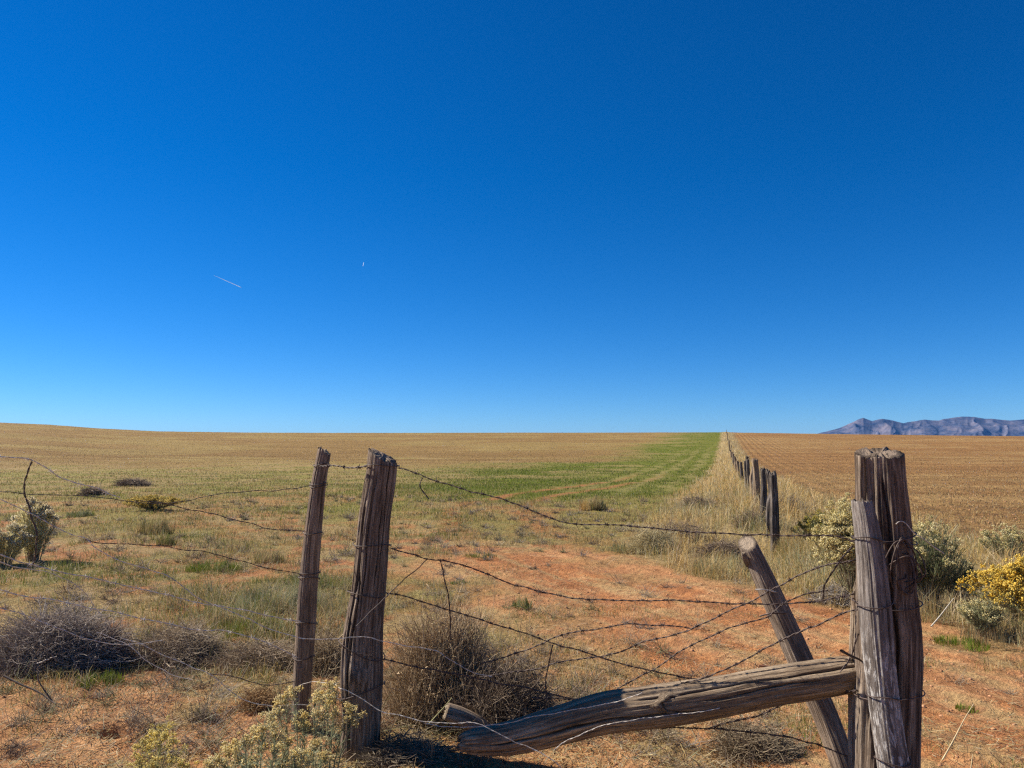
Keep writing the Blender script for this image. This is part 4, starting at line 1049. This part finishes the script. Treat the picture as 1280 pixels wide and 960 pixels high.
def shrub(x, y, rx, ry, hz_, label, seed, nst=60, nleaf=1800, heads=200, florets=20, leafc=((0.20, 0.23, 0.10), (0.30, 0.31, 0.17)), flowc=((0.55, 0.36, 0.05), (0.68, 0.5, 0.12)), leaf_len=0.05, head_r=0.022, name='rabbitbrush', cat='shrub', sx=1.0, lowflow=0.25, group=None, wide=1.0, foot=0.12):
    rs_ = np.random.default_rng(seed)
    z0 = float(H(np.array([x]), np.array([y]))[0])
    root = empty(name, (x, y, z0), label, cat, group)
    th = rs_.uniform(0, 6.283, nst); rr_ = np.sqrt(rs_.random(nst)) * 0.95
    hgt = np.sqrt(np.clip(1 - (rr_ * 0.85) ** 2, 0.05, 1)) * rs_.uniform(0.8, 1.05, nst)
    tip = np.stack([rr_ * np.cos(th) * rx, rr_ * np.sin(th) * ry, hgt * hz_], -1)
    s = np.linspace(0, 1, 7)[None, :, None]
    b0 = tip * np.array([foot, foot, 0])
    p = b0[:, None] * (1 - s) + tip[:, None] * s
    p[:, :, :2] = b0[:, None, :2] + (tip - b0)[:, None, :2] * (s ** 1.4)
    p = p + rs_.normal(0, 0.006, p.shape) * s
    st = Pile()
    v, q_ = tubes(p, np.linspace(0.004, 0.0016, 7)[None] * sx * np.ones((nst, 1)), 4)
    st.add(v, q_, c=np.array((0.25, 0.2, 0.13)))
    # side twigs
    nb = nst * 5
    k = rs_.integers(0, nst, nb); f = rs_.uniform(0.35, 0.95, nb)
    i0 = np.minimum((f * 6).astype(int), 5); o_ = p[k, i0] + (p[k, i0 + 1] - p[k, i0]) * (f * 6 - i0)[:, None]
    dr = unit(unit(tip[k]) * 0.9 + rs_.normal(0, 0.55, (nb, 3)) + np.array([0, 0, 0.35])); ln = rs_.uniform(0.1, 0.32, nb) * hz_ * (1.15 - f)* 1.6
    tw = o_[:, None] + dr[:, None] * ln[:, None, None] * np.linspace(0, 1, 4)[None, :, None] + rs_.normal(0, 0.003, (nb, 4, 3))
    tw[:, :, 2] = np.maximum(tw[:, :, 2], 0.01)
    v, q_ = tubes(tw, np.linspace(0.002, 0.001, 4)[None] * sx * np.ones((nb, 1)), 3)
    st.add(v, q_, c=np.array((0.27, 0.25, 0.15)))
    st.build('stems', M_TWIG, root, smooth=False)
    # narrow leaves
    if nleaf:
        k = rs_.integers(0, nb, nleaf); f = rs_.random((nleaf, 1))
        o_ = tw[k, 0] + (tw[k, 3] - tw[k, 0]) * f
        use = rs_.random(nleaf) < (0.35 if foot < 0.3 else 0.6)
        ks = rs_.integers(0, nst, nleaf); o2 = p[ks, 1] + (p[ks, 6] - p[ks, 1]) * f
        o_ = np.where(use[:, None], o2, o_)
        dr = unit(unit(o_ + 1e-3) + rs_.normal(0, 0.6, (nleaf, 3)) + np.array([0, 0, 0.5])); ln = rs_.uniform(0.5, 1.2, nleaf)[:, None] * leaf_len
        sd_ = unit(np.cross(dr, rs_.normal(0, 1, (nleaf, 3)))) * leaf_len * 0.055 * wide
        V_ = np.stack([o_ - sd_ * 0.6, o_ + dr * ln * 0.5 - sd_, o_ + dr * ln, o_ + dr * ln * 0.5 + sd_], 1).reshape(-1, 3)
        cc = np.asarray(leafc[0])[None] + (np.asarray(leafc[1]) - np.asarray(leafc[0]))[None] * rs_.random((nleaf, 1))
        mesh_obj('leaves', V_, mat=M_LEAF, parent=root, quads=np.arange(nleaf * 4).reshape(-1, 4), col=np.repeat(cc * rs_.uniform(0.75, 1.25, (nleaf, 1)), 4, axis=0), smooth=False)
    # flower heads: domed clusters of small tubular florets
    if heads:
        nh = int(heads)
        k = rs_.integers(0, nb, nh)
        pos_ = tw[k, 3].copy()
        pos_[: min(nh, nst)] = tip[: min(nh, nst)]
        rel = pos_ / np.array([rx, ry, hz_]); out = np.linalg.norm(rel, axis=1)
        ok = (out > 0.62) & ((rel[:, 2] > 0.55) | (rs_.random(nh) < lowflow))
        pos_ = pos_[ok]; nh = len(pos_)
        n = nh * florets
        c_ = np.repeat(pos_, florets, axis=0)
        hr = np.repeat(rs_.uniform(0.6, 1.3, nh), florets)[:, None] * head_r
        od = unit(rs_.normal(0, 1, (n, 3)) + np.array([0, 0, 0.7]))
        b_ = c_ + od * hr * rs_.uniform(0.15, 0.75, (n, 1))
        L3 = hr * rs_.uniform(0.35, 0.6, (n, 1)); e1 = unit(np.cross(od, rs_.normal(0, 1, (n, 3)))); e2 = np.cross(od, e1); w3 = hr * 0.16
        t0 = b_ + od * L3
        V_ = np.stack([b_, t0 + e1 * w3, t0 - e1 * w3 * 0.5 + e2 * w3 * 0.87, t0 - e1 * w3 * 0.5 - e2 * w3 * 0.87], 1).reshape(-1, 3)
        kk = np.arange(n)[:, None] * 4
        T_ = np.concatenate([kk + np.array([[0, 1, 2]]), kk + np.array([[0, 2, 3]]), kk + np.array([[0, 3, 1]]), kk + np.array([[1, 3, 2]])])
        hc = np.repeat(rs_.random((nh, 1)), florets, axis=0)
        cc = np.asarray(flowc[0])[None] + (np.asarray(flowc[1]) - np.asarray(flowc[0]))[None] * np.clip(hc + rs_.uniform(-0.2, 0.2, (n, 1)), 0, 1)
        mesh_obj('flower_heads', V_, mat=M_FLOWER, parent=root, tris=T_, col=np.repeat(cc * rs_.uniform(0.8, 1.2, (n, 1)), 4, axis=0), smooth=False)
    return root

YEL = ((0.80, 0.56, 0.07), (0.94, 0.77, 0.24))
CRM = ((0.70, 0.60, 0.27), (0.88, 0.80, 0.5))
SAGE = ((0.17, 0.20, 0.09), (0.28, 0.30, 0.16))
# golden bush at the right edge
shrub(4.62, 6.45, 0.80, 0.6, 0.6, 'golden yellow flowering shrub at the right edge of the photo', 401, nst=170, nleaf=9000, heads=2600, florets=20, flowc=YEL, head_r=0.036, sx=1.3, lowflow=0.5)
shrub(3.86, 6.25, 0.22, 0.2, 0.3, 'sparse greenish shrub with cream tufts at the foot of the golden one', 402, nst=60, nleaf=2500, heads=90, flowc=CRM, head_r=0.024, leafc=((0.24, 0.25, 0.12), (0.36, 0.35, 0.2)))
# pale bushes round the thick post
shrub(3.42, 7.6, 0.38, 0.38, 1.02, 'cream flowered shrub showing left of the thickest post', 403, nst=110, nleaf=4000, heads=1100, flowc=CRM, head_r=0.036, lowflow=0.6, leafc=((0.26, 0.27, 0.12), (0.38, 0.38, 0.2)))
shrub(4.04, 7.3, 0.36, 0.38, 0.84, 'dark green shrub with pale tufts right behind the thickest post', 404, nst=120, nleaf=9000, heads=150, flowc=CRM, head_r=0.03, leafc=((0.13, 0.16, 0.07), (0.23, 0.24, 0.12)))
shrub(4.42, 7.5, 0.26, 0.26, 0.45, 'low dark bushy shrub between the thickest post and the golden shrub', 405, nst=60, nleaf=3500, heads=20, flowc=CRM, leafc=((0.12, 0.13, 0.06), (0.2, 0.2, 0.1)))
shrub(7.0, 10.6, 0.42, 0.4, 0.5, 'small cream tipped shrub at the edge of the brown right field', 406, nst=50, nleaf=2000, heads=160, flowc=CRM, head_r=0.035, sx=1.6, wide=1.5)
shrub(4.5, 10.8, 0.48, 0.4, 0.62, 'yellow green shrub left of the cream flowered one', 407, nst=80, nleaf=4000, heads=260, flowc=((0.46, 0.38, 0.06), (0.6, 0.5, 0.12)), head_r=0.03, sx=1.4, wide=1.5, leafc=((0.22, 0.25, 0.08), (0.34, 0.34, 0.15)))
xx, yy = G(815, 690)
tumbleweed(xx, yy, 0.42, 0.38, 0.45, 5000, (0.42, 0.34, 0.17), (0.66, 0.56, 0.32), 'straw yellow dry bush beside the dirt track', 408, cat='dry bush', thick=1.5)
# seed head bush on the left
xx, yy = G(52, 705)
shrub(-6.80, 10.7, 0.30, 0.28, 0.84, 'upright greenish shrub with fluffy white seed heads near the left edge', 409, nst=60, nleaf=7500, leaf_len=0.07, heads=26, flowc=((0.78, 0.68, 0.46), (0.92, 0.85, 0.64)), foot=0.34, head_r=0.06, florets=70, sx=1.3, lowflow=0.1, leafc=((0.60, 0.53, 0.24), (0.82, 0.73, 0.42)))
xx, yy = G(20, 708)
shrub(-6.95, 10.3, 0.34, 0.25, 0.5, 'low shrub with white seed tufts left of the taller seed head shrub', 410, nst=40, nleaf=4500, leaf_len=0.07, heads=30, leafc=((0.5, 0.44, 0.2), (0.72, 0.64, 0.36)), flowc=((0.78, 0.68, 0.46), (0.92, 0.85, 0.64)), foot=0.34, head_r=0.05, florets=60, sx=1.2, lowflow=0.2)
# yellow plant
xx, yy = G(190, 640)
shrub(xx, yy, 0.85, 0.6, 0.36, 'low bright yellow plant in the left weeds', 411, nst=90, nleaf=2500, heads=800, flowc=((0.66, 0.52, 0.14), (0.82, 0.68, 0.28)), head_r=0.045, sx=1.8, wide=2, lowflow=1.0, leafc=((0.34, 0.28, 0.09), (0.48, 0.4, 0.15)))
# flowering plants in front of the stake
def sprigs(items, ybase, label, seed, flowc, leafc, nleaf, head_r=0.02):
    """thin upright sprigs, each ending in a flower cluster; items = (px, py, size)"""
    rs_ = np.random.default_rng(seed)
    xc = np.mean([(a - 640) / F * ybase for a, _, _ in items])
    z0 = float(H(np.array([xc]), np.array([ybase]))[0])
    root = empty('flowering_sprigs', (xc, ybase, z0), label, 'plant')
    base = np.array([xc, ybase, z0])
    st, fl, lf = Pile(), Pile(), Pile()
    for (px, py, sz) in items:
        dp = ybase + rs_.uniform(-0.12, 0.12)
        tp = P(px, py, dp)
        bx_ = xc + (tp[0] - xc) * 0.72 + rs_.uniform(-0.03, 0.03); by_ = dp + rs_.uniform(-0.04, 0.04)
        bz = float(H(np.array([bx_]), np.array([by_]))[0])
        s = np.linspace(0, 1, 8)[:, None]
        b0 = np.array([bx_, by_, bz - 0.01])
        pp = b0 * (1 - s) + tp * s
        pp[:, 0] = bx_ + (tp[0] - bx_) * s[:, 0] ** 1.5
        v, q_ = tubes((pp - base)[None], np.linspace(0.003, 0.0016, 8)[None], 4); st.add(v, q_, c=np.array((0.28, 0.27, 0.14)))
        m = int(nleaf * (0.6 + 0.6 * rs_.random()))
        f = rs_.uniform(0.15, 0.97, m); i0 = np.minimum((f * 7).astype(int), 6)
        o_ = pp[i0] + (pp[i0 + 1] - pp[i0]) * (f * 7 - i0)[:, None] - base
        dr = unit(rs_.normal(0, 0.7, (m, 3)) + np.array([0, 0, 0.8])); ln = rs_.uniform(0.02, 0.06, (m, 1))
        sd_ = unit(np.cross(dr, rs_.normal(0, 1, (m, 3)))) * 0.0022
        V_ = np.stack([o_ - sd_ * 0.5, o_ + dr * ln * 0.5 - sd_, o_ + dr * ln, o_ + dr * ln * 0.5 + sd_], 1).reshape(-1, 3)
        cc = np.asarray(leafc[0])[None] + (np.asarray(leafc[1]) - np.asarray(leafc[0]))[None] * rs_.random((m, 1))
        lf.add(V_, np.arange(m * 4).reshape(-1, 4), c=np.repeat(cc, 4, axis=0))
        # a head of several small clusters on short pedicels
        for c in range(int(6 * sz) + 4):
            cp = tp - base + np.array([rs_.normal(0, 0.021 * sz), rs_.normal(0, 0.021 * sz), rs_.normal(-0.006, 0.015 * sz)])
            v, q_ = tubes(np.array([tp - base - np.array([0, 0, 0.03]), (tp - base) * 0.5 + cp * 0.5 - np.array([0, 0, 0.012]), cp])[None], np.array([[0.0013, 0.001, 0.001]]), 3); st.add(v, q_, c=np.array((0.3, 0.28, 0.14)))
            n = 22; hr = head_r * rs_.uniform(0.6, 1.05)
            od = unit(rs_.normal(0, 1, (n, 3)) + np.array([0, 0, 0.8])); b_ = cp + od * hr * rs_.uniform(0.1, 0.7, (n, 1))
            t0 = b_ + od * hr * 0.5; e1 = unit(np.cross(od, rs_.normal(0, 1, (n, 3)))); e2 = np.cross(od, e1); w3 = hr * 0.17
            V_ = np.stack([b_, t0 + e1 * w3, t0 - e1 * w3 * 0.5 + e2 * w3 * 0.87, t0 - e1 * w3 * 0.5 - e2 * w3 * 0.87], 1).reshape(-1, 3)
            kk = np.arange(n)[:, None] * 4
            T_ = np.concatenate([kk + np.array([[0, 1, 2]]), kk + np.array([[0, 2, 3]]), kk + np.array([[0, 3, 1]]), kk + np.array([[1, 3, 2]])])
            cf = np.asarray(flowc[0]) + (np.asarray(flowc[1]) - np.asarray(flowc[0])) * rs_.random()
            fl.add(V_, t=T_, c=np.repeat(cf[None] * rs_.uniform(0.8, 1.2, (n, 1)), 4, axis=0))
    st.build('stems', M_TWIG, root, smooth=False); lf.build('leaves', M_LEAF, root, smooth=False); fl.build('flower_heads', M_FLOWER, root, smooth=False)
    return root
SPF = ((0.82, 0.66, 0.29), (0.95, 0.85, 0.53))
sprigs([(412, 856, 1.1), (402, 868, 0.9), (393, 873, 0.9), (410, 878, 1.1), (420, 872, 0.8), (366, 864, 1), (357, 872, 0.9), (347, 885, 1.1), (339, 892, 0.9), (378, 895, 0.9), (403, 893, 1.0), (418, 890, 0.8), (438, 882, 0.8), (442, 898, 0.9), (383, 905, 0.9)], 3.62,
       'tan flowered sprigs growing between the thin stake and the gate post', 501, SPF, ((0.22, 0.24, 0.13), (0.34, 0.35, 0.22)), 90)
sprigs([(330, 905, 1.2), (318, 915, 1.1), (305, 922, 1.0), (296, 930, 1.0), (325, 928, 1), (300, 945, 1.2), (285, 938, 1.0), (272, 950, 1.0), (345, 935, 0.8), (355, 950, 1.0), (372, 938, 0.9), (395, 930, 0.9), (385, 948, 0.9), (410, 945, 0.8), (312, 955, 1.0), (262, 955, 0.9), (360, 925, 1.0), (345, 918, 0.9), (370, 952, 1.0)], 3.36,
       'cream tan flower sprigs at the bottom edge below the thin stake', 502, SPF, ((0.22, 0.24, 0.13), (0.34, 0.35, 0.22)), 110)
sprigs([(205, 912, 1.4), (200, 922, 1.3), (186, 932, 1.3), (178, 926, 1.0), (212, 925, 1.1), (190, 948, 1.3), (215, 945, 1.2), (175, 950, 1.0), (230, 955, 1.0)], 3.38,
       'yellow flower sprigs at the bottom edge near the small burrow', 503, ((0.82, 0.68, 0.22), (0.94, 0.83, 0.42)), ((0.24, 0.22, 0.08), (0.36, 0.32, 0.14)), 60)

# tufts one can tell apart
def tuft(px, py, n, hgt, rad, names, wts, label, seed, cat='grass tuft', lean=0.55):
    rs_ = np.random.default_rng(seed)
    x0, y0 = G(px, py)
    z0 = float(H(np.array([x0]), np.array([y0]))[0])
    a = rs_.uniform(0, 6.283, n); q_ = rad * np.sqrt(rs_.random(n))
    x = q_ * np.cos(a); y = q_ * np.sin(a)
    h_ = hgt * rs_.uniform(0.4, 1.05, n) * (1 - 0.45 * (q_ / rad) ** 2)
    V, Q, T, K = blades(x, y, h_, np.full(n, max(0.004, y0 * 0.0005)) * rs_.uniform(0.7, 1.3, n), pick(n, names, wts, rs_), lean, seed, z=np.zeros(n))
    V[:, :2] += 0
    o = mesh_obj('grass_tuft', V, mat=M_GRASS, quads=Q, tris=T, col=K, smooth=False, loc=(x0, y0, z0))
    tag(o, label, cat, 'grass tufts')
for args in [
    (748, 641, 500, 0.42, 0.2, ['brown', 'olive', 'sage'], [0.4, 0.4, 0.2], 'dark upright tuft alone beyond the dirt track'),
    (738, 640, 500, 0.5, 0.3, ['gold', 'straw'], [0.5, 0.5], 'golden tuft just left of the dark upright one'),
    (193, 668, 700, 0.42, 0.32, ['straw', 'olive', 'brown'], [0.45, 0.35, 0.2], 'tall tan tuft below the yellow plant'),
    (208, 680, 400, 0.2, 0.16, ['olive', 'green', 'brown'], [0.4, 0.3, 0.3], 'small dark tuft just below the tall tan one'),
    (100, 645, 500, 0.22, 0.3, ['sage', 'olive', 'green'], [0.4, 0.4, 0.2], 'rounded grey green clump right of the seed head shrub'),
    (265, 714, 900, 0.17, 0.33, ['green', 'bright', 'olive'], [0.5, 0.25, 0.25], 'bright green low patch in the left weeds'),
    (335, 702, 600, 0.22, 0.22, ['olive', 'straw', 'brown'], [0.4, 0.4, 0.2], 'olive tuft beside the green patch left of the thin stake'),
    (350, 762, 1600, 0.32, 0.42, ['sage', 'pale', 'olive'], [0.45, 0.25, 0.3], 'pale sage grass clump left of the thin stake'),
    (312, 790, 900, 0.2, 0.35, ['bright', 'green', 'olive'], [0.4, 0.3, 0.3], 'yellow green low clump between the twig heap and the thin stake'),
    (652, 757, 260, 0.16, 0.1, ['green', 'sage', 'olive'], [0.4, 0.3, 0.3], 'small green tuft in the dirt above the third strand'),
    (575, 726, 180, 0.07, 0.12, ['green', 'sage'], [0.6, 0.4], 'tiny dark green weed in the dirt near the hanging wire'),
    (600, 696, 300, 0.10, 0.24, ['green', 'olive'], [0.5, 0.5], 'flat green weed on the track right of the gate post'),
    (785, 688, 500, 0.22, 0.26, ['sage', 'olive', 'straw'], [0.4, 0.4, 0.2], 'grey green clump at the near edge of the fence bank'),
    (905, 716, 900, 0.34, 0.42, ['sage', 'olive', 'straw'], [0.3, 0.3, 0.4], 'bushy olive clump behind the top of the leaning stake'),
    (1008, 700, 900, 0.4, 0.45, ['straw', 'olive', 'gold'], [0.4, 0.4, 0.2], 'tall straw clump between the leaning stake and the grey pole'),
    (1200, 803, 500, 0.09, 0.2, ['bright', 'green'], [0.5, 0.5], 'bright green strip of grass on the dirt below the golden shrub'),
    (1207, 882, 120, 0.05, 0.06, ['bright', 'green'], [0.5, 0.5], 'tiny green sprout alone on the bare dirt at lower right'),
    (125, 857, 420, 0.1, 0.14, ['bright', 'green', 'olive'], [0.4, 0.4, 0.2], 'small green clump below the flattened tumbleweed'),
    (1180, 770, 1200, 0.4, 0.5, ['straw', 'pale', 'brown'], [0.5, 0.3, 0.2], 'straw grass clump right of the thickest post'),
    (1262, 800, 800, 0.2, 0.35, ['straw', 'sage', 'brown'], [0.4, 0.3, 0.3], 'grey tan clump under the golden shrub at the right edge'),
]:
    tuft(*args, 600 + args[0])

def stalk(label, pts, d0, d1, c, r=0.003, seed=0, name='dry_stalk', cat='stalk'):
    pts = np.array(pts, float)
    p3 = np.array([P(a, b_, d_) for (a, b_), d_ in zip(pts, np.linspace(d0, d1, len(pts)))])
    p3[:, 2] = np.maximum(p3[:, 2], H(p3[:, 0], p3[:, 1]) + r)
    p = catmull(p3, 24); base = p[0].copy()
    v, q_ = tubes((p - base)[None], np.linspace(r, r * 0.5, 24)[None], 5)
    tag(mesh_obj(name, v, mat=M_TWIG, quads=q_, col=np.tile(np.array(c), (len(v), 1)), loc=base), label, cat)
STR = (0.55, 0.43, 0.24)
stalk('long pale straw stalk leaning over the dirt at lower right', [(1178, 950), (1192, 925), (1205, 900), (1217, 880)], 3.55, 3.7, STR, 0.0035)
stalk('thin pale twig slanting in the grass right of the thickest post', [(1164, 783), (1175, 770), (1185, 757), (1192, 748)], 6.2, 6.3, (0.5, 0.44, 0.34), 0.006)
stalk('short pale straw at the bottom edge right of the thickest post', [(1213, 968), (1215, 950), (1216, 943)], 3.5, 3.5, STR, 0.003)
stalk('dark crooked twig on the dirt below the grey twig heap', [(5, 845), (25, 855), (48, 865), (62, 875), (70, 880)], 4.4, 4.3, (0.12, 0.09, 0.07), 0.006, name='fallen_twig', cat='twig')
stalk('dark forked twig standing on the dirt below the twig heap', [(65, 876), (55, 862), (48, 850), (47, 838)], 4.35, 4.4, (0.12, 0.09, 0.07), 0.005, name='fallen_twig', cat='twig')
stalk('rusty stick lying on the dirt above the log', [(949, 832), (960, 833), (972, 835)], 5.0, 4.95, (0.18, 0.08, 0.05), 0.008, name='fallen_twig', cat='twig')
stalk('dark twig sticking out at the right end of the log', [(1051, 813), (1062, 819), (1075, 825), (1083, 833)], 2.98, 3.0, (0.09, 0.07, 0.055), 0.006, name='fallen_twig', cat='twig')
stalk('pale straw bent in front of the tumbleweed', [(536, 905), (545, 895), (555, 884), (565, 872)], 4.0, 3.95, (0.45, 0.42, 0.2), 0.003)
